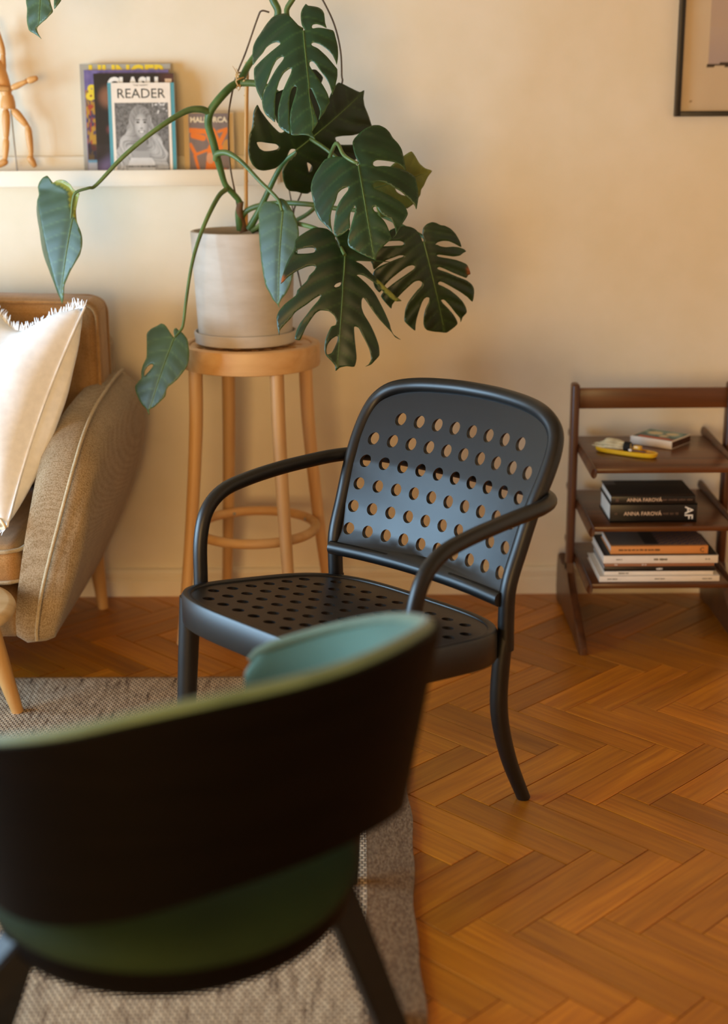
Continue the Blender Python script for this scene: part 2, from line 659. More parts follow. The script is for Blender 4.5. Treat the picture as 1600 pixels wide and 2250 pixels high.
def leaf_mat(name, dark, mid, vein, under):
    m, nt, b = new_mat(name)
    at_ = N(nt, 'ShaderNodeAttribute')
    at_.attribute_name = 'leafcol'
    sep = N(nt, 'ShaderNodeSeparateColor')
    nt.links.new(at_.outputs['Color'], sep.inputs[0])
    mp = mapping(nt, (14, 14, 14))
    nz = N(nt, 'ShaderNodeTexNoise')
    nz.inputs['Scale'].default_value = 1.0
    nz.inputs['Detail'].default_value = 5
    nt.links.new(mp.outputs[0], nz.inputs['Vector'])
    r = ramp(nt, [(0.35, dark), (0.68, mid)])
    nt.links.new(nz.outputs[0], r.inputs[0])
    m1 = N(nt, 'ShaderNodeMixRGB')
    m1.inputs[2].default_value = vein
    nt.links.new(sep.outputs[0], m1.inputs[0])
    nt.links.new(r.outputs[0], m1.inputs[1])
    m2 = N(nt, 'ShaderNodeMixRGB')
    m2.inputs[2].default_value = under
    nt.links.new(sep.outputs[1], m2.inputs[0])
    nt.links.new(m1.outputs[0], m2.inputs[1])
    m3 = N(nt, 'ShaderNodeMixRGB')
    m3.inputs[2].default_value = srgb('#a5521a')
    nt.links.new(sep.outputs[2], m3.inputs[0])
    nt.links.new(m2.outputs[0], m3.inputs[1])
    nt.links.new(m3.outputs[0], b.inputs['Base Color'])
    b.inputs['Roughness'].default_value = 0.42
    b.inputs['Specular IOR Level'].default_value = 0.5
    return m


M['leaf'] = leaf_mat('monstera_leaf', srgb('#15301a'), srgb('#1e3f23'), srgb('#54783a'), srgb('#8a8f3a'))
M['leaf_pale'] = leaf_mat('monstera_young_leaf', srgb('#30452b'), srgb('#405738'), srgb('#728e55'), srgb('#8f9440'))
M['leaf_dark'] = leaf_mat('monstera_old_leaf', srgb('#0d2109'), srgb('#152f0f'), srgb('#435f24'), srgb('#7d8436'))  # darker greens than the other leaf materials
M['leaf_under'] = leaf_mat('monstera_leaf_underside', srgb('#5d6a2c'), srgb('#707b3a'), srgb('#8d9448'), srgb('#8a8f3a'))

# ------------------------------------------------------------------ the room
WY = 3.83                       # back wall
X0, X1, Y0, ZC = -2.6, 2.5, -1.6, 2.75


def struct(o):
    o['kind'] = 'structure'
    return o


struct(box('wall_back', ((X0 + X1) / 2, WY + 0.06, ZC / 2), (X1 - X0 + 0.24, 0.12, ZC), M['wall'], None, 0))
struct(box('ceiling', ((X0 + X1) / 2, (WY + Y0) / 2, ZC + 0.05), (X1 - X0 + 0.24, WY - Y0 + 0.24, 0.1), M['ceiling'], None, 0))
# walls with window openings: (axis position, along, openings)
def window_wall(wname, axis, pos, lo, hi, openings):
    """a wall in slices round its openings (a, b, z0, z1), each opening with a cross-barred frame"""
    put = lambda t, z, d=0.0: (pos + d, t, z) if axis == 'x' else (t, pos + d, z)
    dim = lambda w, h, th: (th, w, h) if axis == 'x' else (w, th, h)
    bm = bmesh.new()
    t = lo
    for a, b_, z0, z1 in openings + [(hi, hi, 0, 0)]:
        if a > t: bm_box(bm, put((t + a) / 2, ZC / 2), dim(a - t, ZC, 0.12))
        if b_ > a:
            bm_box(bm, put((a + b_) / 2, z0 / 2), dim(b_ - a, z0, 0.12))
            bm_box(bm, put((a + b_) / 2, (z1 + ZC) / 2), dim(b_ - a, ZC - z1, 0.12))
        t = b_
    struct(from_bm(wname, bm, M['wall'], None, False))
    global NWIN
    for a, b_, z0, z1 in openings:
        bm = bmesh.new()
        for (p, q, u, v) in ((a, a + 0.05, z0, z1), (b_ - 0.05, b_, z0, z1), (a, b_, z0, z0 + 0.05), (a, b_, z1 - 0.05, z1),
                             ((a + b_) / 2 - 0.025, (a + b_) / 2 + 0.025, z0, z1)):
            bm_box(bm, put((p + q) / 2, (u + v) / 2), dim(q - p, v - u, 0.05), 0.004)
        NWIN += 1
        struct(from_bm('window_%d' % NWIN, bm, M['trim']))


NWIN = 0
window_wall('wall_left', 'x', X0 - 0.06, Y0, WY, [(1.2, 2.22, 0.32, 1.52), (2.23, 3.15, 0.32, 1.52)])
window_wall('wall_front', 'y', Y0 - 0.06, X0 - 0.12, X1 + 0.12, [(-1.8, 0.0, 0.33, 1.52)])  # opening and frame made up to hold the warm fill light
struct(box('wall_right', (X1 + 0.06, (WY + Y0) / 2, ZC / 2), (0.12, WY - Y0, ZC), M['wall'], None, 0))


def baseboard(name, fmap, L):
    prof = [(0, 0), (0.018, 0), (0.018, 0.044), (0.0165, 0.047), (0.0135, 0.049), (0.0135, 0.0525), (0.0165, 0.0545), (0.0165, 0.068), (0.012, 0.077), (0.004, 0.08), (0, 0.08)]
    V = [fmap(0, p, z) for p, z in prof] + [fmap(L, p, z) for p, z in prof]
    n = len(prof)
    Fc = [(i, (i + 1) % n, n + (i + 1) % n, n + i) for i in range(n)] + [tuple(range(n)), tuple(range(2 * n - 1, n - 1, -1))]
    struct(mesh(name, V, Fc, M['trim'], None, False))


baseboard('baseboard_back', lambda t, p, z: (X0 + t, WY - p, z), X1 - X0)
baseboard('baseboard_right', lambda t, p, z: (X1 - p, Y0 + t, z), WY - 0.02 - Y0)
baseboard('baseboard_left', lambda t, p, z: (X0 + p, Y0 + t, z), WY - 0.02 - Y0)

# ------------------------------------------------------------------ parquet floor, herringbone
floor = struct(box('floor', ((X0 + X1) / 2, (WY + Y0) / 2, -0.03), (X1 - X0, WY - Y0, 0.03), M['subfloor'], None, 0))
PL, PW = 0.322, 0.0745
GAP = 0.0009
S2 = math.sqrt(2)
HX, HY = 0.348 - PW / S2, 2.085 + PW / S2


def ab2xy(a, b):
    return HX + (a - b) / S2, HY + (a + b) / S2


def plank_mesh(poly=None):
    """a plank 8 mm thick with eased edges; local x = grain"""
    bm = bmesh.new()
    g = GAP
    q = poly or [(-PL / 2 + g, -PW / 2 + g), (PL / 2 - g, -PW / 2 + g), (PL / 2 - g, PW / 2 - g), (-PL / 2 + g, PW / 2 - g)]
    c = (sum(p[0] for p in q) / len(q), sum(p[1] for p in q) / len(q))
    e = 0.0009
    lo = [bm.verts.new((x, y, -0.014)) for x, y in q]
    mi = [bm.verts.new((x, y, -0.0006)) for x, y in q]
    hi = []
    for x, y in q:
        dx, dy = c[0] - x, c[1] - y
        hi.append(bm.verts.new((x + math.copysign(min(e, abs(dx)), dx), y + math.copysign(min(e, abs(dy)), dy), 0)))
    n = len(q)
    bm.faces.new(hi)
    for A, B in ((lo, mi), (mi, hi)):
        for i in range(n):
            bm.faces.new((A[i], A[(i + 1) % n], B[(i + 1) % n], B[i]))
    me = bpy.data.meshes.new('plank')
    bmesh.ops.recalc_face_normals(bm, faces=bm.faces)
    bm.to_mesh(me)
    bm.free()
    me.materials.append(M['parquet'])
    return me


def clip_poly(P, axis, val, keep_less):
    out = []
    for i in range(len(P)):
        a, b = P[i], P[(i + 1) % len(P)]
        ina = (a[axis] <= val) == keep_less
        inb = (b[axis] <= val) == keep_less
        if ina: out.append(a)
        if ina != inb:
            t = (val - a[axis]) / (b[axis] - a[axis])
            out.append((a[0] + (b[0] - a[0]) * t, a[1] + (b[1] - a[1]) * t))
    return out


PLANK = plank_mesh()
planks, rest = [], []
for j in range(-14, 9):
    for k in range(-60, 60):
        for typ in (0, 1):
            if typ == 0:
                a0, a1, b0, b1 = k * PW, k * PW + PL, -k * PW - PW, -k * PW
            else:
                a0, a1, b0, b1 = k * PW + PL, (k + 1) * PW + PL, -(k + 1) * PW, PL - (k + 1) * PW
            a0, a1, b0, b1 = a0 + j * PL, a1 + j * PL, b0 + j * PL, b1 + j * PL
            cx, cy = ab2xy((a0 + a1) / 2, (b0 + b1) / 2)
            if not (X0 - 0.2 < cx < X1 + 0.2 and Y0 - 0.2 < cy < WY + 0.2): continue
            ang = math.radians(45 if typ == 0 else 135)
            hx, hy = PL / 2 - GAP, PW / 2 - GAP
            cs, sn = math.cos(ang), math.sin(ang)
            poly = [(cx + x * cs - y * sn, cy + x * sn + y * cs) for x, y in ((-hx, -hy), (hx, -hy), (hx, hy), (-hx, hy))]
            full = True
            for ax, v, kl in ((1, WY, True), (1, Y0, False), (0, X0, False), (0, X1, True)):
                q = clip_poly(poly, ax, v, kl)
                if len(q) != len(poly) or any(abs(s[0] - t[0]) + abs(s[1] - t[1]) > 1e-9 for s, t in zip(q, poly)): full = False
                poly = q
                if len(poly) < 3: break
            if len(poly) < 3: continue
            # visible zone: in the camera's view and not under the rug
            z = cy * math.cos(PITCH) + CAM_H * math.sin(PITCH)
            px = 800 + FPX * cx / z
            py = 1125 + FPX * (CAM_H * math.cos(PITCH) - cy * math.sin(PITCH)) / z
            vis = -160 < px < 1760 and 1200 < py < 2420 and not (cx < -0.08 and cy < 3.0)
            (planks if vis else rest).append((cx, cy, ang, poly, full))
planks.sort(key=lambda p: (p[1] - 1.5) ** 2 + p[0] ** 2)
rest += planks[300:]
planks = planks[:300]
for cx, cy, ang, poly, full in planks:
    if full:
        me = PLANK
    else:
        cs, sn = math.cos(-ang), math.sin(-ang)
        me = plank_mesh([((x - cx) * cs - (y - cy) * sn, (x - cx) * sn + (y - cy) * cs) for x, y in poly])
    o = bpy.data.objects.new('plank', me)
    link(o, floor)
    o.location = (cx - floor.location.x, cy - floor.location.y, random.uniform(-0.0003, 0.0003) - floor.location.z)
    o.rotation_euler = (0, 0, ang + (math.pi if full and random.random() < 0.5 else 0))
bm = bmesh.new()
for cx, cy, ang, poly, full in rest:
    lo = [bm.verts.new((x, y, -0.014)) for x, y in poly]
    hi = [bm.verts.new((x, y, 0)) for x, y in poly]
    n = len(poly)
    bm.faces.new(hi)
    for i in range(n): bm.faces.new((lo[i], lo[(i + 1) % n], hi[(i + 1) % n], hi[i]))
o = from_bm('plank_field', bm, M['parquet'], floor, False)
tag(o, kind='stuff')

# ------------------------------------------------------------------ rug
rug = thing('rug', 'grey and beige woven flat rug with a darker plain border', 'rug', (-0.9, 2.0, 0))
RX0, RX1, RY0, RY1 = -2.2, 0.085, 0.7, 3.195


def slab(name, xa, xb, ya, yb, h, mat):
    nx, ny = max(2, int((xb - xa) / 0.03)), max(2, int((yb - ya) / 0.03))
    V, Fc = [], []
    for j in range(ny + 1):
        for i in range(nx + 1):
            x, y = xa + (xb - xa) * i / nx, ya + (yb - ya) * j / ny
            wob = 0.0012 * math.sin(9 * x + 4 * y) * math.sin(7 * y)
            ex = 0.0035 * math.sin(11 * y) + 0.002 * math.sin(31 * y) if (i == nx and xb == RX1) else 0
            ey = 0.003 * math.sin(9 * x) if (j == ny and yb == RY1) else 0
            V.append((x + ex, y + ey, h + abs(wob)))
    n1 = len(V)
    V += [(v[0], v[1], 0.0006) for v in V]
    for j in range(ny):
        for i in range(nx):
            a = j * (nx + 1) + i
            Fc.append((a, a + 1, a + nx + 2, a + nx + 1))
    bd = [i for i in range(nx + 1)] + [j * (nx + 1) + nx for j in range(1, ny + 1)] + \
         [ny * (nx + 1) + i for i in range(nx - 1, -1, -1)] + [j * (nx + 1) for j in range(ny - 1, 0, -1)]
    for q in range(len(bd)):
        a, b_ = bd[q], bd[(q + 1) % len(bd)]
        Fc.append((a, b_, b_ + n1, a + n1))
    return mesh(name, V, Fc, mat, rug, True, True)


slab('woven_field', RX0, RX1 - 0.085, RY0, RY1, 0.007, M['rug'])
slab('border', RX1 - 0.085, RX1, RY0, RY1, 0.0066, M['rug_border'])
tube('end_binding', [(RX0, RY1, 0.005), (-1.0, RY1 + 0.002, 0.005), (-0.4, RY1 - 0.001, 0.005), (RX1, RY1, 0.005)], 0.0042,
     M['rug_border'], rug, 6, 8, world=True)

# ------------------------------------------------------------------ wall ledge
ledge = thing('picture_ledge', 'long white picture ledge fixed to the cream wall', 'shelf', (-0.79, WY, 1.139))
LX0, LX1 = -1.37, -0.214
lc = (LX0 + LX1) / 2 + 0.79
box('back_plate', (lc, -0.008, 0.036), (LX1 - LX0, 0.014, 0.071), M['shelf_white'], ledge, 0.0015)
box('base_board', (lc, -0.062, 0.0085), (LX1 - LX0, 0.092, 0.017), M['shelf_white'], ledge, 0.0015)
box('front_lip', (lc, -0.114, 0.02), (LX1 - LX0, 0.014, 0.040), M['shelf_white'], ledge, 0.0015)
SHZ = 1.139 + 0.0175


def printed(name, w, h, y, fn, parent, nx=60, ny=90, x0=0.0, z0=0.0):
    """a flat print on a cover: grid coloured by fn(u, v) -> rgb (linear)"""
    V = [(x0 + w * i / nx, y, z0 + h * j / ny) for j in range(ny + 1) for i in range(nx + 1)]
    Fc = [(j * (nx + 1) + i, j * (nx + 1) + i + 1, (j + 1) * (nx + 1) + i + 1, (j + 1) * (nx + 1) + i)
          for j in range(ny) for i in range(nx)]
    o = mesh(name, V, Fc, M['print'], parent, False)
    ca = o.data.color_attributes.new('print', 'FLOAT_COLOR', 'POINT')
    dat = []
    for j in range(ny + 1):
        for i in range(nx + 1):
            c = fn(i / nx, j / ny)
            dat += [c[0], c[1], c[2], 1.0]
    ca.data.foreach_set('color', dat)
    return o


def sg(h): return srgb(h)[:3]


def mixc(a, b, t):
    t = max(0.0, min(1.0, t))
    return tuple(x * (1 - t) + y * t for x, y in zip(a, b))


def ss(e0, e1, x):
    t = max(0.0, min(1.0, (x - e0) / (e1 - e0)))
    return t * t * (3 - 2 * t)


def vnoise(x, y):
    xi, yi = math.floor(x), math.floor(y)
    fx, fy = x - xi, y - yi
    def h(a, b): return (math.sin(a * 127.1 + b * 311.7) * 43758.5453) % 1.0
    fx, fy = fx * fx * (3 - 2 * fx), fy * fy * (3 - 2 * fy)
    return (h(xi, yi) * (1 - fx) + h(xi + 1, yi) * fx) * (1 - fy) + (h(xi, yi + 1) * (1 - fx) + h(xi + 1, yi + 1) * fx) * fy


def portrait(u, v):
    """black and white photograph of a smiling person with long loose hair"""
    x, y = (u - 0.47), v
    g = 0.10 + 0.16 * vnoise(u * 28, v * 30) + 0.12 * vnoise(u * 60, v * 60)          # foliage
    if u > 0.70 and v > 0.84: g += 0.6 * ss(0.55, 0.8, vnoise(u * 37 + 5, v * 33))
    # hair mass, widening downwards
    cyh = 0.80
    hw = 0.16 + 0.33 * ss(0.85, 0.2, y) + 0.02 * math.sin(y * 30)
    top = math.hypot(x / 0.21, (y - 0.74) / 0.225)
    if (y < 0.78 and abs(x) < hw) or top < 1:
        strand = vnoise(x * 70 + 14 * math.sin(y * 9 + x * 6), y * 7)
        g = 0.20 + 0.36 * strand + 0.10 * vnoise(x * 160 + 20 * math.sin(y * 6), y * 10)
        g *= 0.75 + 0.5 * ss(0.05, 0.3, abs(x))
    # neck, blouse
    if y < 0.46 and abs(x - 0.02) < 0.085: g = 0.36
    if y < 0.20 and abs(x + 0.0) < 0.25 - 0.25 * ss(0.1, 0.24, y) * 0.3: g = 0.80 - 0.1 * vnoise(u * 14, v * 14)
    if 0.20 <= y < 0.30 and abs(x) < 0.15: g = 0.48
    if 0.055 < y < 0.085 and abs(x) < 0.3: g = 0.12 + 0.3 * vnoise(u * 60, 3)
    # face
    f = math.hypot((x - 0.02) / 0.135, (y - 0.665) / 0.185)
    if f < 1:
        g = 0.72 - 0.28 * f * f - 0.12 * ss(0.0, 0.12, x)
        for ex in (-0.045, 0.085):
            e = math.hypot((x - ex) / 0.03, (y - 0.715) / 0.013)
            if e < 1: g = 0.06
            if math.hypot((x - ex) / 0.045, (y - 0.75) / 0.009) < 1: g = 0.2
        if abs(x - 0.025) < 0.012 and 0.63 < y < 0.70: g -= 0.08
        if math.hypot((x - 0.02) / 0.03, (y - 0.628) / 0.01) < 1: g = 0.3
        m = math.hypot((x - 0.02) / 0.062, (y - 0.575 - (x - 0.02) ** 2 * 4) / 0.022)
        if m < 1: g = 0.85 if m < 0.7 else 0.18
    g = max(0.015, min(0.85, g))
    g = g ** 1.25
    return (g, g * 0.96, g * 0.9)


def magazine(name, label, xpx, w, h, t, Yb, lean, cover, spine=None):
    """standing on the ledge, leaning back; local x across, -y front"""
    p = at(xpx, 250, Yb)
    r = thing(name, label, 'magazine', (p.x, Yb, SHZ))
    r.rotation_euler = (-lean, 0, 0)
    box('cover', (w / 2, 0, h / 2), (w, t, h), cover, r, 0.0004, 1)
    box('pages', (w / 2 + 0.0004, 0, h / 2), (w, t * 0.7, h - 0.0006), M['paper_edge'], r, 0)
    return r


FR = (math.pi / 2, 0, 0)
mg = magazine('magazine', 'grey fashion magazine with yellow title, hindmost on the ledge', 179, 0.232, 0.283, 0.010, 3.790, 0.055, flat('grey_cover', srgb('#a39d8f')))
text('title', 'HUNGER', 0.052, (0.120, -0.0056, 0.243), FR, M['yellow_ink'], mg, 0.0022, sx=0.93)

mp_ = magazine('magazine', 'purple and gold magazine with a yellow ampersand, behind the black one', 187.5, 0.216, 0.268, 0.006, 3.779, 0.055, flat('purple_cover', srgb('#7a6a9a')))


def purple(u, v):
    if v > 0.82: return mixc(sg('#7c6da0'), sg('#5b5388'), vnoise(u * 30, v * 20))
    if v < 0.17:
        return mixc(sg('#c9c2c4'), sg('#6fa0b8'), 1.0 if 0.145 < v < 0.17 else 0.15)
    n = vnoise(u * 55 + 3, v * 26)
    c = mixc(sg('#b98a2e'), sg('#3a3157'), ss(0.45, 0.62, n))
    c = mixc(c, sg('#a83c2a'), ss(0.62, 0.75, vnoise(u * 40, v * 18 + 9)))
    if v < 0.32: c = mixc(c, (0.01, 0.01, 0.015), 0.8)
    return c


printed('cover_print', 0.214, 0.266, -0.0032, purple, mp_, 60, 80, 0.001, 0.001)
text('title', '&', 0.052, (0.020, -0.0036, 0.196), FR, M['yellow_ink'], mp_, 0.002)

mc = magazine('magazine', 'black magazine with white title and dark portrait, behind the white one', 208, 0.204, 0.259, 0.008, 3.768, 0.055, M['black'])


def clash(u, v):
    c = (0.008, 0.006, 0.006)
    n = vnoise(u * 12, v * 10)
    d = math.hypot((u - 0.16) / 0.14, (v - 0.78) / 0.13)
    c = mixc(sg('#8a5a40'), c, ss(0.3, 1.1, d))
    c = mixc(c, sg('#7a3a3c'), 0.8 * ss(1.0, 0.2, math.hypot((u - 0.17) / 0.06, (v - 0.47) / 0.06)))
    c = mixc(c, sg('#5a2f2a'), 0.8 * ss(0.75, 0.95, u) * ss(0.8, 0.95, v))
    c = mixc(c, sg('#8f7ca8'), 0.9 * ss(0.26, 0.08, v - 0.5 * (u - 0.12) + 0.0 * n))
    if v < 0.33: c = mixc(c, sg('#3b3038'), 0.5 * n)
    return c


printed('cover_print', 0.202, 0.257, -0.0042, clash, mc, 50, 60, 0.001, 0.001)
text('title', 'CLASH', 0.052, (0.100, -0.0046, 0.212), FR, M['white_ink'], mc, 0.0028, sx=0.82)
box('barcode', (0.190, -0.0045, 0.240), (0.017, 0.0006, 0.011), M['tan_ink'], mc, 0)

mr_ = magazine('magazine', 'white literary magazine with a black and white portrait and teal spine edges', 238, 0.169, 0.236, 0.009, 3.756, 0.055, M['teal'])
box('front_cover', (0.0840, -0.0048, 0.118), (0.150, 0.0010, 0.2355), M['white_cover'], mr_, 0)
text('masthead', 'READER', 0.0335, (0.0840, -0.0055, 0.1985), FR, M['ink'], mr_, 0.0, sx=1.02)
text('small_masthead', 'THE HAPPY', 0.0062, (0.0840, -0.0055, 0.2275), FR, M['ink_grey'], mr_, 0.0, sx=1.2)
printed('portrait_photo', 0.136, 0.169, -0.0056, portrait, mr_, 130, 160, 0.0160, 0.018)

mk = magazine('postcard', 'cream backing card behind the small brown travel booklet', 402, 0.128, 0.163, 0.004, 3.785, 0.06, flat('cream_card', srgb('#e6cfa6')))
mk['category'] = 'card'
mm = magazine('booklet', 'small brown travel booklet with orange figure on the ledge', 413, 0.102, 0.160, 0.006, 3.775, 0.06, flat('brown_booklet', srgb('#8a7468')))
mm['category'] = 'booklet'


def malo(u, v):
    c = mixc(sg('#7d6a62'), sg('#86736a'), vnoise(u * 9, v * 9))
    o = sg('#ee7a24')
    def seg(x0, y0, x1, y1, w):
        dx, dy = x1 - x0, (y1 - y0)
        L = dx * dx + dy * dy * 2.5
        t = max(0, min(1, ((u - x0) * dx + (v - y0) * dy * 2.5) / L))
        return math.hypot(u - x0 - t * dx, (v - y0 - t * dy) * 1.58) - w
    d = min(seg(0.02, 0.74, 0.42, 0.72, 0.06), seg(0.1, 0.66, 0.35, 0.62, 0.07), seg(0.55, 0.70, 0.72, 0.45, 0.14),
            seg(0.6, 0.45, 0.52, 0.1, 0.13), seg(0.75, 0.72, 0.97, 0.76, 0.035), seg(0.95, 0.74, 0.75, 0.5, 0.05),
            seg(0.02, 0.52, 0.15, 0.36, 0.04), seg(0.15, 0.36, 0.5, 0.44, 0.03), seg(0.13, 0.34, 0.25, 0.03, 0.035), seg(0.9, 0.1, 0.99, 0.0, 0.06))
    c = mixc(o, c, ss(-0.005, 0.012, d))
    if math.hypot((u - 0.97) / 0.12, (v - 0.48) / 0.12) < 1: c = sg('#d08c3c')
    if math.hypot((u - 0.52) / 0.10, (v - 0.3) / 0.09) < 1: c = mixc(c, sg('#d8a884'), 0.7)
    return c


printed('cover_print', 0.100, 0.158, -0.0032, malo, mm, 70, 100, 0.001, 0.001)
text('title', 'MALLORCA', 0.0185, (0.051, -0.0037, 0.138), FR, M['cream_ink'], mm, 0.0006, sx=0.98)

# ------------------------------------------------------------------ wooden artist's figure
MY = 3.768
man = thing('artist_figure', 'jointed wooden artist figure with one arm stretched out, standing on the ledge', 'figurine', at(20, 371, MY))


def P(x, y, dy=0.0): return at(x, y, MY + dy)


def limb(name, a, b, r, parent=man, mat=None):
    a, b = Vector(a), Vector(b)
    pts = [a + (b - a) * t for t in (0, 0.06, 0.2, 0.45, 0.75, 0.94, 1)]
    prof = [0.45, 0.8, 1.0, 1.0, 0.82, 0.66, 0.35]
    V, Fc = sweep(pts, [r * q for q in prof], 14)
    return mesh(name, V, Fc, mat or M['manikin'], parent, True, True, 70)


def ball(name, c, r, parent=man, sz=1.0):
    bm = bmesh.new()
    bmesh.ops.create_uvsphere(bm, u_segments=16, v_segments=10, radius=r)
    o = from_bm(name, bm, M['manikin'], parent, True, 180)
    o.location = inv_of(parent) @ Vector(c)
    o.scale = (1, 1, sz)
    return o


PXM = 3.62 / FPX
limb('thigh', P(13, 240), P(14, 303), 9.2 * PXM)
limb('shin', P(14, 304), P(11, 353), 7.6 * PXM)
limb('foot', P(16, 352), P(-8, 366), 8 * PXM)
limb('thigh', P(29, 241), P(60, 277), 9.2 * PXM)
limb('shin', P(61, 276), P(69, 340), 8 * PXM)
limb('foot', P(63, 342), P(78, 367), 8 * PXM)
for q in ((14, 303), (60, 277), (11, 353), (68, 341), (13, 240), (29, 240), (24, 195), (59, 178), (7, 118), (-24, 194), (7, 163)):
    ball('joint', P(*q), 5.5 * PXM)
# barrel hip, waist, chest
pts = [P(18, 239), P(18, 237), P(17.5, 225), P(17, 213), P(16.5, 208)]
V, Fc = sweep(pts, [15 * PXM, 16.5 * PXM, 16 * PXM, 13 * PXM, 11 * PXM], 20)
mesh('hip_barrel', V, Fc, M['manikin'], man, True, True)
pts = [P(15, 210), P(12, 195), P(2, 175), P(-10, 152), P(-16, 140), P(-18, 137)]
V, Fc = sweep(pts, [11 * PXM, 13 * PXM, 18 * PXM, 22 * PXM, 18 * PXM, 8 * PXM], 20)
mesh('chest', V, Fc, M['manikin'], man, True, True)
limb('neck', P(-18, 138), P(-22, 118), 5 * PXM)
pts = [P(-22, 122), P(-22.5, 119), P(-24, 100), P(-26, 78), P(-26.5, 74)]
V, Fc = sweep(pts, [4 * PXM, 10 * PXM, 14 * PXM, 11 * PXM, 3 * PXM], 18)
mesh('head', V, Fc, M['manikin'], man, True, True, 80)
limb('upper_arm', P(-24, 193, -0.03), P(22, 196, -0.03), 7 * PXM)
limb('forearm', P(25, 194, -0.03), P(60, 178, -0.03), 6.6 * PXM)
limb('hand', P(60, 178, -0.03), P(83, 171, -0.03), 7.5 * PXM)
limb('upper_arm', P(6, 166, 0.0), P(7, 118, 0.0), 7.5 * PXM)
limb('forearm', P(7, 119), P(-6, 66), 7.2 * PXM)
limb('hand', P(-6, 68), P(-14, 40), 7 * PXM)
tube('support_rod', [P(23, 232, 0.012), P(30, 300, 0.012), P(38, 376, 0.012)], 1.5 * PXM, M['steel'], man, 8, 3, world=True)
sb = at(38, 376, MY + 0.012)
lathe('round_stand', [(0, 0), (0.026, 0), (0.027, 0.004), (0.022, 0.007), (0, 0.007)], M['manikin'], man, 32,
      (sb.x - man.location.x, sb.y - man.location.y, SHZ - man.location.z))

# ------------------------------------------------------------------ picture on the wall
pic = thing('framed_print', 'thin black framed abstract print hanging on the cream wall', 'picture', (0.81, WY, 1.30))
FW, FH, FT = 0.52, 0.72, 0.013
box('frame_side', (FT / 2, -0.013, FH / 2), (FT, 0.024, FH), M['frame'], pic, 0.001)
box('frame_side', (FW - FT / 2, -0.013, FH / 2), (FT, 0.024, FH), M['frame'], pic, 0.001)
box('frame_side', (FW / 2, -0.013, FT / 2), (FW - 2 * FT, 0.024, FT), M['frame'], pic, 0.001)
box('frame_side', (FW / 2, -0.013, FH - FT / 2), (FW - 2 * FT, 0.024, FT), M['frame'], pic, 0.001)


def art(u, v):
    c = mixc(sg('#d8c3a4'), sg('#d2bb9b'), vnoise(u * 12, v * 14))
    if 0.135 < u < 0.86 and 0.166 < v < 0.93:
        c = mixc(sg('#c1a78e'), sg('#b9a294'), vnoise(u * 6, v * 5))
        if v < 0.30: c = mixc(sg('#b39f97'), sg('#bda694'), ss(0.166, 0.3, v))
    if 0.132 < u < 0.868 and 0.158 + 0.002 * math.sin(u * 40) < v < 0.171 + 0.002 * math.sin(u * 31): c = sg('#3a2c1c')
    if math.hypot((u - 0.055), (v - 0.035) * 1.4) < 0.006: c = sg('#8a6a48')
    return c


printed('artwork', FW - 2 * FT, FH - 2 * FT, -0.010, art, pic, 150, 170, FT, FT)
box('backing', (FW / 2, -0.004, FH / 2), (FW - 2 * FT, 0.005, FH - 2 * FT), M['paper'], pic, 0)

# ------------------------------------------------------------------ bar stool
SXc, SYc = -0.280, 3.535
stool = thing('bar_stool', 'tall pale beech stool carrying the potted monstera', 'stool', (SXc, SYc, 0))
lathe('seat_ring', [(0.150, 0.708), (0.150, 0.755), (0.152, 0.764), (0.156, 0.767), (0.166, 0.767), (0.1715, 0.764), (0.173, 0.759),
                    (0.173, 0.716), (0.171, 0.710), (0.166, 0.708), (0.150, 0.708)], M['beech_x'], stool, 72)
holes = []
for i in range(-4, 5):
    for j in range(-4, 5):
        x, y = (i) * 0.0335, (j) * 0.0335
        if math.hypot(x, y) < 0.137: holes.append(circle(x, y, 0.0105, 12))
ca, sa = math.cos(0.49), math.sin(0.49)
holes = [[(x * ca - y * sa, x * sa + y * ca) for x, y in h] for h in holes]
sheet('perforated_seat', circle(0, 0, 0.1505, 60), holes, 0.03, lambda x, y, w: (x, y, 0.7615 - w), 0.008, M['beech_x'], stool)
TH = math.atan2(0.078, 0.145)
for k in range(4):
    a = TH + k * math.pi / 2
    d = Vector((math.cos(a), math.sin(a), 0))
    pts = [d * 0.150 + Vector((0, 0, 0.712)), d * 0.156 + Vector((0, 0, 0.55)), d * 0.181 + Vector((0, 0, 0.285)), d * 0.218 + Vector((0, 0, 0.001))]
    tube('leg', pts, [0.0175, 0.0172, 0.0155, 0.0125], M['beech'], stool, 16, 6)
RR = 0.1545
ring = tube('foot_ring', [(RR * math.cos(t), RR * math.sin(t), 0.285) for t in [2 * math.pi * k / 24 for k in range(24)]], 0.0125,
            M['beech_x'], stool, 14, 3, True)
for k in range(4):
    a = TH + k * math.pi / 2
    bm = bmesh.new()
    bmesh.ops.create_cone(bm, segments=10, radius1=0.004, radius2=0.004, depth=0.006, cap_ends=True)
    o = from_bm('screw', bm, M['steel'], ring)
    o.location = (0.1425 * math.cos(a), 0.1425 * math.sin(a), 0.285)
    o.rotation_euler = (math.pi / 2, 0, a + math.pi / 2)

# ------------------------------------------------------------------ saucer and potted monstera
sau = thing('plant_saucer', 'shallow round concrete saucer under the plant pot on the stool', 'saucer', (SXc - 0.012, SYc, 0.7675))
lathe('dish', [(0, 0), (0.118, 0), (0.125, 0.003), (0.1275, 0.026), (0.1265, 0.0295), (0.1235, 0.030), (0.122, 0.027), (0.119, 0.006), (0, 0.006)], M['concrete'], sau, 64)

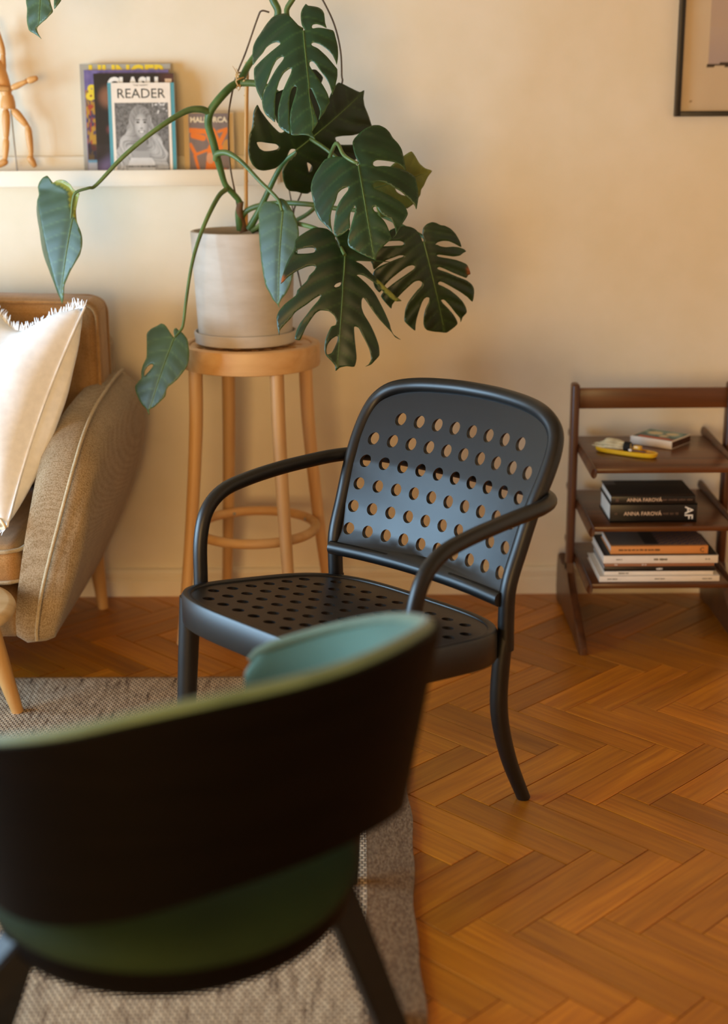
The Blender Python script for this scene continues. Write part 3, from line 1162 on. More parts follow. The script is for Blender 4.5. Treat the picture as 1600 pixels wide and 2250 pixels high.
plant = thing('potted_monstera', 'large swiss cheese plant in a pale concrete cylinder pot on the stool', 'plant', (SXc - 0.012, SYc, 0.7735))
lathe('pot', [(0, 0), (0.112, 0), (0.116, 0.004), (0.1275, 0.262), (0.1275, 0.2665), (0.125, 0.268), (0.119, 0.268), (0.117, 0.265), (0.115, 0.245), (0.109, 0.02), (0, 0.02)],
      M['concrete'], plant, 72)
V, Fc = [(0, 0, 0.243)], []
for r_ in range(1, 9):
    for k in range(36):
        a = 2 * math.pi * k / 36
        rr = 0.1148 * r_ / 8
        V.append((rr * math.cos(a), rr * math.sin(a), 0.243 + (0.006 * vnoise(rr * 90 * math.cos(a) + 9, rr * 90 * math.sin(a) + 5) - 0.002 if r_ < 8 else 0)))
for k in range(36):
    Fc.append((0, 1 + k, 1 + (k + 1) % 36))
    for r_ in range(7):
        a, b_ = 1 + r_ * 36 + k, 1 + r_ * 36 + (k + 1) % 36
        Fc.append((a, b_, b_ + 36, a + 36))
mesh('soil', V, Fc, M['soil'], plant)


def zz(pts, ox, oy, s): return [(ox + x / s, oy + y / s) for x, y in pts]


def leaf(outline, holes, jun, tip, Y, kx, kz, mat, curl=0.12, ripple=0.0016, nlat=6, sp=4.2, under=None, brown=(), fold=None, along=0.06):
    """a leaf blade traced in picture units, laid on its own tilted plane (y = Y + kx dx + kz dz) and bent"""
    jun, tip = np.array(jun, float), np.array(tip, float)
    C0 = at(*((jun + tip) / 2), Y)
    nrm = Vector((kx, -1, kz)).normalized()
    sm = lambda L: [(p.x, p.y) for p in catmull([(x, y, 0) for x, y in L], 3, True, 0.32)]
    Pt, T = triangulate(sm(outline), [sm(h) for h in holes], sp)
    ax = tip - jun
    L = np.linalg.norm(ax)
    ax = ax / L
    pe = np.array([-ax[1], ax[0]])
    rel = Pt - jun
    t = rel @ ax / L
    d = rel @ pe
    W = max(1.0, np.abs(d).max())
    ad = np.abs(d) / W
    # veins: lateral ribs leave the midrib and sweep towards the tip
    ph = (t - 0.62 * ad ** 1.25 * W / L * (0.75 + 0.6 * np.clip(t, 0, 1))) * nlat
    lat = np.abs(ph - np.round(ph)) / nlat * L            # px distance to a rib
    vein = np.exp(-(lat / 1.7) ** 2) * 0.30 * (1 - 0.75 * ad) * (t > -0.15)
    vein = np.maximum(vein, 0.6 * np.exp(-(d / 1.8) ** 2) * ((t > 0) & (t < 1)))
    edge = seg_dist(Pt, sm(outline))
    vein = np.maximum(vein, 0.35 * np.exp(-(edge / 1.3) ** 2))
    rp = 0.6 * ripple * np.cos(ph * 2 * math.pi) * np.minimum(1, ad * 3)
    scale = Y / FPX
    disp = -curl * W * scale * ad ** 2 * 1.2 - along * L * scale * (2 * np.clip(t, -0.3, 1.2) - 0.8) ** 2 * 0.5 - rp
    disp = disp + 0.10 * W * scale * np.exp(-(ad / 0.12) ** 2) * -0.25
    if fold is not None: disp = disp + fold(Pt) * scale
    V = []
    for (x, y), dd in zip(Pt, disp):
        r = ray(x, y)
        k = (C0 - O).dot(nrm) / r.dot(nrm)
        V.append(O + r * k + nrm * float(dd))
    o = mesh('leaf', V, [tuple(int(i) for i in f) for f in T], mat, plant, True, True, 180)
    und = np.zeros(len(Pt))
    if under is not None: und = inside(Pt, under).astype(float)
    br = np.zeros(len(Pt))
    for bx, by, rr in brown: br = np.maximum(br, np.exp(-((Pt[:, 0] - bx) ** 2 + (Pt[:, 1] - by) ** 2) / rr ** 2))
    ca_ = o.data.color_attributes.new('leafcol', 'FLOAT_COLOR', 'POINT')
    arr = np.stack([vein, und, br, np.ones(len(Pt))], 1).astype('f')
    ca_.data.foreach_set('color', arr.ravel())
    so = o.modifiers.new('thickness', 'SOLIDIFY')
    so.thickness = 0.0009
    so.offset = 0
    # midrib lying on the blade
    mid = []
    Vn = np.array([tuple(v) for v in V])
    for s in np.linspace(0.0, 0.93, 12):
        q = jun + ax * L * s
        i = np.argmin(((Pt - q) ** 2).sum(1))
        w = np.exp(-((Pt - q) ** 2).sum(1) / 30.0)
        mid.append(Vector((Vn * w[:, None]).sum(0) / w.sum()) + nrm * 0.0006)
    Vm, Fm = sweep(catmull(mid, 2), list(np.linspace(0.0015, 0.0004, len(catmull(mid, 2)))), 6)
    mesh('midrib', Vm, Fm, M['stem'], o, True, True)
    return o


z1 = lambda L: zz(L, 530, 0, 5.3333)
L1 = z1([(720, 335), (640, 250), (560, 160), (500, 120), (420, 115), (340, 140), (280, 195), (240, 240), (190, 310), (130, 385), (95, 450), (78, 550), (85, 630), (95, 668),
         (160, 610), (225, 560), (265, 510), (330, 475), (400, 462), (445, 478), (430, 500), (330, 560), (210, 635), (130, 690), (105, 718),
         (100, 780), (110, 860), (140, 980), (190, 1080), (203, 1098), (245, 985), (300, 860), (345, 760), (400, 680), (460, 645), (490, 650), (480, 682), (400, 775), (335, 870), (285, 945), (225, 1045), (205, 1115),
         (215, 1190), (250, 1270), (310, 1330), (370, 1378), (372, 1250), (378, 1150), (395, 1050), (430, 930), (490, 840), (560, 795), (588, 800), (575, 860), (530, 950), (470, 1060), (430, 1180), (410, 1300), (410, 1410),
         (440, 1460), (500, 1500), (555, 1530), (550, 1350), (552, 1220), (565, 1110), (590, 1030), (620, 1005), (650, 1015), (640, 1080), (600, 1180), (572, 1280), (558, 1400), (565, 1535),
         (600, 1555), (690, 1552), (780, 1565), (855, 1600), (820, 1520), (830, 1495), (888, 1410), (860, 1310), (820, 1180), (790, 1090), (795, 1035), (815, 1030), (840, 1080), (880, 1170), (910, 1250), (918, 1310), (902, 1388),
         (960, 1310), (1000, 1240), (1030, 1180), (1010, 1090), (960, 1000), (900, 910), (840, 830), (800, 760), (800, 720), (830, 712), (870, 745), (915, 810), (990, 910), (1030, 980), (1055, 1060), (1062, 1098),
         (1090, 1010), (1115, 900), (1118, 800), (1113, 780), (1060, 720), (990, 640), (900, 560), (830, 525), (820, 500), (850, 490), (920, 510), (1000, 560), (1060, 620), (1095, 690), (1112, 735),
         (1125, 600), (1120, 520), (1100, 430), (1080, 350), (1060, 320), (1000, 312), (900, 305), (835, 315), (820, 295), (835, 270), (880, 260), (940, 275), (990, 300),
         (970, 230), (960, 130), (930, 70), (880, 40), (770, 25), (740, 0), (700, 60), (683, 120), (685, 190), (700, 270), (732, 322)])
leaf(L1, [], z1([(720, 340)])[0], z1([(855, 1600)])[0], 3.22, -0.22, 0.55, M['leaf'], 0.22, 0.0022, 7)

z2 = lambda L: zz(L, 530, 170, 5.3333)
L2 = z2([(645, 850), (600, 850), (580, 880), (560, 940), (520, 1000), (440, 1080), (360, 1105), (290, 1112), (220, 1095), (160, 1040), (130, 970), (117, 880), (125, 800), (140, 700), (165, 640), (180, 560), (190, 450), (210, 390), (240, 345),
         (270, 410), (330, 500), (400, 590), (460, 650), (490, 655), (515, 640), (505, 600), (440, 540), (400, 420), (380, 262), (440, 200), (560, 150), (600, 105), (700, 60), (800, -50), (850, -72), (920, -70), (985, 10), (960, 80),
         (900, 250), (930, 350), (950, 425), (985, 395), (1040, 250), (1100, 140), (1165, 68), (1300, 130), (1420, 185), (1476, 166), (1458, 260), (1465, 340), (1500, 420), (1530, 510), (1560, 600), (1450, 650), (1320, 685), (1200, 690), (1110, 705),
         (1120, 750), (1170, 790), (1300, 795), (1400, 800), (1430, 900), (1350, 1000), (1150, 1080), (1000, 1200), (900, 1330), (830, 1390), (760, 1385), (690, 1365), (610, 1355), (560, 1310), (525, 1220), (508, 1130), (520, 1060), (560, 1000), (620, 940), (655, 880)])
leaf(L2, [z2([(220, 785), (270, 775), (350, 785), (430, 795), (458, 825), (440, 855), (380, 872), (300, 880), (250, 850)]),
          z2([(785, 1005), (820, 1020), (850, 1060), (830, 1110), (815, 1120), (795, 1060)])],
     z2([(655, 865)])[0], z2([(1440, 200)])[0], 3.40, 0.55, -0.25, M['leaf_dark'], 0.12, 0.0018, 5)

z3 = lambda L: zz(L, 670, 255, 5.3333)
L3b = z3([(1170, 475), (1260, 425), (1310, 490), (1350, 560), (1420, 620), (1505, 655), (1450, 720), (1400, 820), (1370, 870), (1360, 930), (1310, 1010), (1215, 1095), (1100, 1090), (990, 1195), (900, 1200), (850, 1100), (830, 1000), (780, 880), (800, 780), (860, 730), (960, 640), (1040, 565), (1100, 522)])
leaf(L3b, [z3([(1050, 820), (1110, 830), (1180, 880), (1240, 940), (1150, 930), (1080, 890)])], z3([(820, 850)])[0], z3([(1490, 660)])[0], 3.30, 0.3, -0.3, M['leaf_under'], 0.1, 0.0012, 5, brown=((875, 325, 9),))
L3 = z3([(610, 565), (520, 500), (470, 465), (400, 450), (320, 455), (230, 470), (170, 540), (110, 620), (70, 700), (55, 780), (70, 870), (90, 960), (110, 1060), (160, 1160), (230, 1240), (290, 1300), (320, 1342),
         (300, 1240), (298, 1140), (320, 1050), (360, 970), (385, 890), (430, 850), (490, 825), (510, 830), (500, 870), (450, 930), (400, 1000), (365, 1080), (345, 1180), (335, 1270), (335, 1350), (365, 1385), (430, 1370), (525, 1300),
         (525, 1200), (535, 1130), (560, 1080), (580, 1058), (592, 1065), (590, 1110), (570, 1170), (550, 1240), (528, 1320), (508, 1390), (500, 1440), (505, 1490), (535, 1530), (620, 1580), (720, 1630), (790, 1655), (830, 1668),
         (835, 1640), (870, 1560), (930, 1500), (1000, 1440), (1015, 1410), (990, 1340), (960, 1270), (920, 1210), (860, 1160), (810, 1100), (800, 1075), (820, 1058), (850, 1070), (880, 1115), (920, 1155), (1000, 1195), (1040, 1250), (1060, 1310), (1066, 1365), (1030, 1412),
         (1075, 1365), (1120, 1270), (1170, 1190), (1205, 1110), (1190, 1060), (1150, 1000), (1080, 960), (1000, 920), (900, 880), (820, 850), (800, 820), (810, 780), (860, 755), (930, 765), (1000, 790), (1040, 815), (1120, 850), (1200, 910), (1250, 950), (1290, 1000), (1305, 1035),
         (1320, 960), (1330, 880), (1325, 800), (1310, 720), (1290, 650), (1250, 610), (1150, 580), (1050, 568), (920, 565), (830, 575), (800, 560), (805, 525), (850, 500), (950, 495), (1060, 500), (1130, 530), (1182, 582),
         (1165, 480), (1150, 400), (1130, 320), (1090, 260), (1030, 200), (990, 130), (940, 85), (870, 60), (800, 65), (740, 95), (660, 150), (580, 225), (555, 280), (565, 360), (590, 450), (630, 545)])
leaf(L3, [], z3([(625, 560)])[0], z3([(810, 1650)])[0], 3.13, -0.05, 0.45, M['leaf'], 0.24, 0.0024, 6)

z4 = lambda L: zz(L, 600, 480, 5.3333)
L4 = z4([(830, 415), (790, 330), (740, 210), (700, 150), (640, 105), (560, 88), (480, 90), (400, 130), (320, 180), (270, 230), (258, 310), (240, 370), (190, 450), (150, 550), (115, 660), (95, 742), (130, 720), (180, 670), (280, 605), (400, 555), (470, 545), (505, 560), (490, 600), (430, 660), (400, 720), (340, 780), (290, 830), (270, 890),
         (150, 980), (80, 1060), (52, 1130), (55, 1220), (80, 1352), (90, 1290), (150, 1220), (210, 1160), (265, 1090), (320, 1050), (400, 1000), (480, 940), (550, 900), (560, 910), (530, 960), (460, 1040), (390, 1130), (320, 1220), (280, 1310), (262, 1400), (320, 1415), (350, 1360), (390, 1270), (440, 1190), (500, 1110), (560, 1075),
         (650, 1085), (720, 1140), (745, 1200), (735, 1245), (685, 1265), (650, 1330), (615, 1420), (606, 1530), (625, 1600), (690, 1665), (735, 1720), (742, 1780), (790, 1740), (870, 1725), (960, 1730), (985, 1640), (975, 1520), (960, 1400), (952, 1275), (975, 1265), (1010, 1285), (1050, 1360), (1100, 1450), (1140, 1540), (1160, 1640), (1130, 1700), (1090, 1728),
         (1160, 1702), (1210, 1650), (1258, 1590), (1250, 1480), (1200, 1350), (1140, 1230), (1070, 1120), (1040, 1040), (1040, 960), (1060, 925), (1100, 970), (1170, 1070), (1250, 1170), (1330, 1250), (1400, 1315), (1450, 1375), (1520, 1400), (1430, 1345), (1395, 1280), (1380, 1220), (1330, 1110), (1260, 980), (1190, 860), (1100, 760), (1020, 690),
         (985, 662), (1020, 655), (1080, 675), (1150, 720), (1210, 760), (1300, 850), (1390, 925), (1450, 955), (1525, 945), (1460, 900), (1350, 810), (1250, 720), (1160, 640), (1100, 580), (1040, 530), (980, 502), (1000, 492), (1100, 495), (1250, 497), (1400, 490), (1300, 480), (1180, 462), (1050, 400), (960, 350), (890, 310),
         (905, 200), (905, 115), (860, 90), (810, 88), (760, 110), (735, 160), (735, 230), (760, 300), (800, 360), (850, 420)])
leaf(L4, [z4([(272, 370), (300, 345), (400, 328), (480, 330), (503, 360), (480, 388), (400, 395), (300, 392)]), z4([(718, 795), (740, 765), (790, 745), (800, 760), (780, 790), (740, 805)]),
          z4([(640, 1588), (628, 1540), (645, 1470), (690, 1410), (745, 1375), (763, 1385), (755, 1440), (720, 1520), (690, 1570)])],
     z4([(848, 430)])[0], z4([(760, 1740)])[0], 3.18, 0.12, 0.30, M['leaf_dark'], 0.16, 0.0018, 7,
     under=z4([(1190, 690), (1250, 720), (1350, 810), (1460, 900), (1530, 945), (1450, 955), (1370, 905), (1280, 800)]), brown=((621, 607, 6), (622, 612, 5)))

z5 = lambda L: zz(L, 810, 480, 6.4)
L5 = z5([(770, 325), (745, 250), (690, 170), (620, 130), (540, 115), (450, 120), (330, 170), (250, 250), (250, 335), (350, 325), (450, 322), (500, 340), (510, 365), (480, 385), (380, 390), (250, 400), (190, 405), (130, 460), (100, 540), (50, 600), (75, 660), (100, 732), (180, 660), (260, 600), (350, 560), (440, 525), (500, 525), (490, 545), (420, 570), (300, 620), (200, 670), (130, 715), (95, 762),
         (85, 800), (80, 880), (110, 980), (175, 1052), (250, 940), (330, 850), (450, 750), (550, 680), (620, 660), (655, 675), (640, 710), (560, 770), (450, 850), (350, 930), (270, 1000), (215, 1060), (195, 1110), (250, 1190), (335, 1278), (350, 1220), (430, 1110), (500, 1030), (580, 950), (650, 890), (710, 875), (755, 900), (745, 950), (690, 1010), (620, 1100), (560, 1190), (525, 1290), (520, 1390), (525, 1460), (600, 1535), (670, 1588),
         (675, 1520), (690, 1420), (715, 1310), (745, 1210), (780, 1140), (820, 1110), (858, 1120), (850, 1180), (810, 1270), (785, 1370), (785, 1470), (800, 1540), (840, 1580), (920, 1600), (1010, 1610), (1100, 1622), (1140, 1610), (1265, 1500), (1250, 1430), (1200, 1350), (1130, 1270), (1060, 1200), (1030, 1155), (1060, 1145), (1090, 1165), (1150, 1230), (1230, 1330), (1300, 1410), (1310, 1468),
         (1340, 1400), (1395, 1325), (1380, 1250), (1330, 1170), (1250, 1090), (1150, 1010), (1050, 955), (990, 930), (985, 905), (1010, 890), (1060, 905), (1180, 970), (1300, 1040), (1400, 1110), (1480, 1178), (1500, 1010), (1460, 930), (1380, 870), (1250, 820), (1100, 755), (990, 720), (970, 700), (1000, 685), (1060, 705), (1180, 760), (1300, 810), (1385, 840), (1415, 800), (1445, 780), (1400, 660), (1330, 620), (1230, 585), (1100, 560), (990, 540), (965, 520), (1000, 512), (1100, 525), (1200, 538), (1290, 525), (1345, 490), (1387, 470),
         (1360, 440), (1280, 410), (1190, 402), (1100, 408), (1020, 395), (975, 375), (950, 370), (980, 340), (1050, 320), (1140, 325), (1220, 360), (1318, 408), (1290, 310), (1240, 220), (1170, 150), (1090, 110), (1030, 100), (970, 70), (910, 60), (840, 85), (790, 140), (775, 220), (785, 290), (800, 325)])
leaf(L5, [], z5([(790, 340)])[0], z5([(1090, 1600)])[0], 3.30, 0.28, -0.05, M['leaf_dark'], 0.08, 0.0018, 8, brown=((1032, 592, 5), (1034, 600, 5)))

z6 = lambda L: zz(L, 540, 420, 8.657)
L6 = z6([(680, 352), (600, 250), (500, 200), (380, 185), (310, 195), (250, 270), (210, 380), (215, 500), (225, 650), (232, 850), (255, 1080), (280, 1330), (320, 1600), (360, 1800), (430, 1930), (490, 2060), (560, 2140), (600, 2218), (595, 2150), (650, 2050), (740, 1950), (810, 1830), (860, 1680), (910, 1500), (960, 1250), (990, 1000), (998, 800), (985, 680), (940, 520), (880, 390), (800, 260), (720, 160), (650, 130), (590, 122), (565, 140), (590, 210), (650, 290), (692, 348)])
leaf(L6, [], z6([(690, 372)])[0], z6([(590, 2200)])[0], 3.33, -0.45, 0.22, M['leaf_pale'], 0.10, 0.0003, 6)

z7 = lambda L: zz(L, 50, 370, 7.5)
L7 = z7([(445, 225), (400, 170), (340, 108), (260, 145), (205, 220), (182, 300), (210, 430), (180, 530), (110, 630), (85, 740), (100, 880), (130, 990), (122, 1180), (135, 1340), (200, 1490), (300, 1630), (380, 1770), (460, 1910), (510, 2040), (575, 2150), (600, 2232), (640, 2130), (660, 1940), (700, 1850), (780, 1690), (860, 1560), (940, 1420), (975, 1280), (975, 1150), (950, 1040), (890, 910), (850, 800), (825, 690), (840, 560), (860, 450), (880, 400), (790, 340), (740, 260), (660, 195), (580, 178), (500, 190)])
crease = z7([(445, 225), (600, 300), (700, 370), (740, 600), (790, 760), (880, 900), (870, 640), (890, 400), (790, 330), (740, 250), (600, 170), (480, 185)])


def fold7(Pt):
    # left flank folds back along a ridge; the right base rolls forward
    a, b_ = np.array((79.0, 455.0)), np.array((112.0, 590.0))
    e = (b_ - a) / np.linalg.norm(b_ - a)
    d = (Pt - a) @ np.array((e[1], -e[0]))
    left = np.clip(-d if False else (Pt - a) @ np.array((-e[1], e[0])), 0, 60)
    ins = inside(Pt, crease)
    dd = seg_dist(Pt, crease)
    return -1.3 * left + np.where(ins, -0.9 * dd, 0)


leaf(L7, [], z7([(800, 830)])[0], z7([(590, 2160)])[0], 3.36, -0.35, 0.15, M['leaf_pale'], 0.06, 0.0003, 6, under=crease, fold=fold7)

z8 = lambda L: zz(L, 285, 690, 9.78)
L8 = z8([(925, 488), (860, 400), (780, 280), (720, 215), (640, 185), (560, 230), (430, 290), (350, 360), (325, 420), (335, 560), (345, 700), (350, 870), (340, 950), (270, 1090), (235, 1220), (235, 1370), (170, 1440), (90, 1545), (110, 1680), (180, 1840), (240, 1940), (330, 2030), (375, 2155), (390, 2040), (500, 1990), (620, 1890), (750, 1760), (780, 1630), (820, 1560), (900, 1500), (1010, 1400), (1120, 1260), (1210, 1120), (1250, 980), (1258, 820), (1235, 600), (1200, 500), (1110, 390), (1020, 330), (970, 285), (930, 310), (920, 380), (942, 485)])
leaf(L8, [z8([(305, 1330), (310, 1230), (370, 1130), (440, 1080), (490, 1080), (500, 1110), (470, 1160), (400, 1240)])], z8([(940, 505)])[0], z8([(370, 2130)])[0], 3.31, -0.35, 0.40, M['leaf_pale'], 0.10, 0.0004, 6)

z9 = lambda L: zz(L, 0, 0, 10)
L9 = z9([(560, -300), (545, 0), (560, 150), (555, 300), (548, 500), (580, 630), (630, 680), (700, 715), (780, 770), (848, 828), (790, 720), (765, 600), (820, 540), (900, 475), (1000, 400), (1080, 310), (1130, 235), (1105, 100), (1090, 0), (1070, -250), (1130, -250), (1165, 0), (1160, 182), (1220, 120), (1290, 0), (1350, -200), (1380, -500), (1300, -900), (1150, -1120), (1000, -1050), (900, -1130), (700, -900), (600, -600)])
leaf(L9, [], z9([(980, -1040)])[0], z9([(800, 760)])[0], 3.30, -0.45, 0.25, M['leaf_pale'], 0.14, 0.0012, 5)

# vine, leaf stalks, stake, ties
stems = [
    ('vine', [(528, 505, 3.53), (524, 470, 3.52), (527, 445, 3.51), (512, 425, 3.50), (495, 405, 3.49), (484, 370, 3.48), (477, 345, 3.47), (468, 310, 3.46), (458, 275, 3.45), (461, 248, 3.44), (478, 222, 3.44), (505, 193, 3.45), (528, 176, 3.47), (545, 145, 3.49), (566, 115, 3.49), (592, 75, 3.47), (611, 30, 3.46), (600, 0, 3.46), (585, -40, 3.46), (560, -100, 3.46), (500, -150, 3.46)], [9, 8, 7, 7, 7, 8.5, 9, 9, 9, 9, 9, 8.5, 8, 7.5, 7.5, 8, 8.5, 8, 8, 6], 'stem_dark'),
    ('leaf_stalk', [(462, 248, 3.44), (440, 240, 3.43), (405, 246, 3.42), (340, 287, 3.40), (270, 345, 3.39), (212, 406, 3.38), (195, 413, 3.37), (168, 422, 3.37), (160, 440, 3.37), (156, 480, 3.365)], [8, 8, 7, 5.5, 5, 4, 3.4, 3.4, 3, 2], 'stem'),
    ('leaf_stalk', [(497, 416, 3.48), (480, 432, 3.45), (455, 480, 3.40), (434, 535, 3.38), (420, 590, 3.36), (409, 660, 3.34), (403, 710, 3.325), (397, 726, 3.32), (384, 741, 3.31)], [6, 5.5, 5, 4.5, 4, 3.8, 3.3, 3, 2.4], 'stem'),
    ('leaf_stalk', [(474, 352, 3.47), (478, 338, 3.46), (500, 336, 3.44), (530, 355, 3.42), (570, 397, 3.39), (610, 437, 3.36), (620, 463, 3.34)], [7, 7.5, 6.5, 5, 4.4, 4, 3], 'stem'),
    ('leaf_stalk', [(536, 505, 3.53), (530, 485, 3.53), (540, 465, 3.52), (570, 452, 3.50), (620, 446, 3.46), (680, 449, 3.42), (740, 458, 3.39), (800, 464, 3.37), (850, 478, 3.36), (890, 500, 3.34), (930, 520, 3.32), (934, 532, 3.31)], [7, 7, 6.5, 6.5, 6.2, 6, 5.5, 5, 5, 4.5, 4, 3], 'stem'),
    ('leaf_stalk', [(548, 503, 3.52), (570, 462, 3.50), (592, 415, 3.48), (612, 375, 3.46), (630, 350, 3.43), (652, 333, 3.41)], [9, 7.5, 6.5, 6, 5, 4], 'stem_dark'),
    ('leaf_stalk', [(560, 505, 3.55), (610, 495, 3.52), (655, 482, 3.48), (690, 458, 3.42), (712, 420, 3.36), (718, 370, 3.30), (738, 315, 3.20), (755, 340, 3.16), (775, 354, 3.14), (787, 359, 3.135)], [6, 5.5, 5, 5, 4.5, 4.5, 4, 4, 4, 3.5], 'stem'),
    ('leaf_stalk', [(555, 508, 3.50), (600, 478, 3.44), (650, 490, 3.36), (700, 505, 3.30), (742, 535, 3.245), (758, 560, 3.215)], [6, 6, 5.5, 5, 4, 4], 'stem'),
    ('leaf_stalk', [(560, -100, 3.46), (610, -70, 3.42), (648, -20, 3.36), (630, 22, 3.36), (640, 50, 3.34), (664, 64, 3.30)], [7, 6.5, 6, 6, 5, 3.5], 'stem'),
    ('leaf_stalk', [(500, -150, 3.46), (400, -230, 3.42), (250, -240, 3.36), (140, -170, 3.32), (98, -102, 3.30)], [6, 5, 5, 4, 3], 'stem'),
    ('leaf_stalk', [(530, 182, 3.46), (565, 184, 3.45), (600, 198, 3.44), (625, 222, 3.44), (650, 280, 3.42), (720, 330, 3.36), (800, 400, 3.33), (822, 414, 3.305)], [8, 7.5, 6.5, 5.5, 5, 4.5, 4, 3], 'stem'),
]
for nm, pts, rad, mt in stems:
    tube(nm, [at(*p) for p in pts], [r * 3.4 / FPX * 0.95 for r in rad], M[mt], plant, 10, 5, world=True)
tube('bark_base', [at(536, 510, 3.53), at(530, 488, 3.53), at(526, 462, 3.515), at(529, 443, 3.508)], [0.0105, 0.0098, 0.0088, 0.0075], M['stem_brown'], plant, 10, 5, world=True)
roots = [[(592, 27, 3.45), (575, 24, 3.45), (566, 40, 3.46), (540, 115, 3.47), (520, 165, 3.47), (508, 215, 3.46), (502, 260, 3.46), (503, 330, 3.47), (508, 380, 3.48), (517, 425, 3.50), (524, 470, 3.52)],
         [(690, -30, 3.44), (712, 5, 3.43), (735, 55, 3.43), (748, 110, 3.42), (751, 165, 3.42), (748, 195, 3.42), (700, 330, 3.46), (660, 430, 3.50), (645, 470, 3.53), (648, 560, 3.40), (664, 640, 3.40)],
         [(622, 360, 3.50), (636, 420, 3.51), (646, 475, 3.52)]]
for i, pts in enumerate(roots):
    tube('aerial_root', [at(*p) for p in pts], (1.9 if i < 2 else 1.4) * 3.4 / FPX, M['root'], plant, 8, 5, world=True)
tube('bamboo_stake', [at(541, 498, 3.54), at(540.5, 400, 3.535), at(541, 290, 3.53), at(543, 136, 3.52)], 4.4 * 3.45 / FPX, M['bamboo'], plant, 10, 3, world=True)
for y in (210, 290, 398):
    c = at(541, y, 3.532)
    tube('stake_node', [c - Vector((0, 0, 0.002)), c, c + Vector((0, 0, 0.002))], [0.0047, 0.0055, 0.0047], M['bamboo'], plant, 10, 2, world=True)
tie = tube('raffia_tie', [at(546, 168, 3.505), at(530, 172, 3.455), at(519, 178, 3.45), at(528, 190, 3.46), at(543, 172, 3.52), at(533, 160, 3.50), at(519, 164, 3.47), at(525, 186, 3.46), at(538, 176, 3.45)], 1.9 * 3.4 / FPX, M['raffia'], plant, 6, 5, world=True)
for a, b_, c in (((522, 168), (518, 156), (511, 145)), ((524, 170), (523, 160), (519, 150)), ((522, 186), (520, 194), (525, 197)), ((528, 186), (527, 195), (523, 200))):
    tube('raffia_end', [at(*a, 3.455), at(*b_, 3.45), at(*c, 3.445)], [0.0016, 0.0011, 0.0005], M['raffia'], tie, 5, 3, world=True)

# ------------------------------------------------------------------ black perforated armchair
AC = thing('armchair', 'black bentwood armchair with round holes in seat and back', 'chair', (0.1075, 2.715, 0), math.radians(-136.4))
ST = 0.135


def sz(f): return 0.375 + ST * f


out = []
base = superell(0.240, 0.272, 3.6, 96, 0.2125, 0.0)
for x, y in base:
    k = 1.0 + 0.16 * (x - 0.2125)         # a little wider towards the front
    out.append((x, y * k * 1.03))


def ringloft(name, outl, prof, zf, mat, parent):
    n = len(outl)
    V, Fc = [], []
    for i in range(n):
        p0, p1, p2 = outl[i - 1], outl[i], outl[(i + 1) % n]
        tx, ty = p2[0] - p0[0], p2[1] - p0[1]
        L = math.hypot(tx, ty)
        nx, ny = -ty / L, tx / L            # inward for counter-clockwise outlines
        for ins, dz in prof:
            x, y = p1[0] + nx * ins, p1[1] + ny * ins
            V.append((x, y, zf(x) + dz))
    m = len(prof)
    for i in range(n):
        j = (i + 1) % n
        for k in range(m):
            k2 = (k + 1) % m
            Fc.append((i * m + k, j * m + k, j * m + k2, i * m + k2))
    return mesh(name, V, Fc, mat, parent, True, False, 35)


ringloft('seat_frame', out, [(0.002, -0.062), (0, -0.058), (0, -0.006), (0.003, -0.001), (0.007, 0.0), (0.014, 0.0), (0.018, -0.002), (0.0195, -0.006), (0.024, -0.012), (0.024, -0.060)], sz, M['black_wood'], AC)
inner = []
for i in range(len(out)):
    p0, p1, p2 = out[i - 1], out[i], out[(i + 1) % len(out)]
    tx, ty = p2[0] - p0[0], p2[1] - p0[1]
    L = math.hypot(tx, ty)
    inner.append((p1[0] - ty / L * 0.0185, p1[1] + tx / L * 0.0185))
holes = []
for k in range(8):
    f = 0.058 + 0.0473 * k
    m = 4 if k in (0, 7) else 5
    for j in range(-m, m + 1): holes.append(circle(f, j * 0.0453, 0.0118, 16))
sheet('seat_panel', inner, holes, 0.03, lambda x, y, w: (x, y, sz(x) - 0.0045 - w), 0.009, M['black_wood'], AC)

GZ = [(0.36, 0.028), (0.437, 0.012), (0.475, -0.007), (0.521, -0.020), (0.567, -0.037), (0.613, -0.056), (0.656, -0.080), (0.70, -0.105), (0.757, -0.138), (0.80, -0.165)]


def g(z):
    for (z0, f0), (z1_, f1) in zip(GZ, GZ[1:]):
        if z <= z1_: return f0 + (f1 - f0) * (z - z0) / (z1_ - z0)
    return GZ[-1][1]


def bow(y): return -0.034 * (1 - (y / 0.245) ** 2) + 0.009


def hoop(s):
    return [(0.004, s * 0.238, 0.33), (0.006, s * 0.239, 0.40), (g(0.46) + 0.002, s * 0.241, 0.46), (g(0.53), s * 0.245, 0.53), (g(0.60), s * 0.250, 0.60), (g(0.66), s * 0.255, 0.66), (g(0.705), s * 0.252, 0.705), (g(0.735), s * 0.238, 0.735)]


arch = hoop(-1) + [(g(0.757) + bow(0.205), -0.205, 0.757), (g(0.768) + bow(0.15), -0.15, 0.768), (g(0.773) + bow(0.07), -0.07, 0.773), (g(0.774) + bow(0), 0, 0.774),
                   (g(0.773) + bow(0.07), 0.07, 0.773), (g(0.768) + bow(0.15), 0.15, 0.768), (g(0.757) + bow(0.205), 0.205, 0.757)] + hoop(1)[::-1]
tube('back_frame', arch, 0.0158, M['black_wood'], AC, 16, 5)
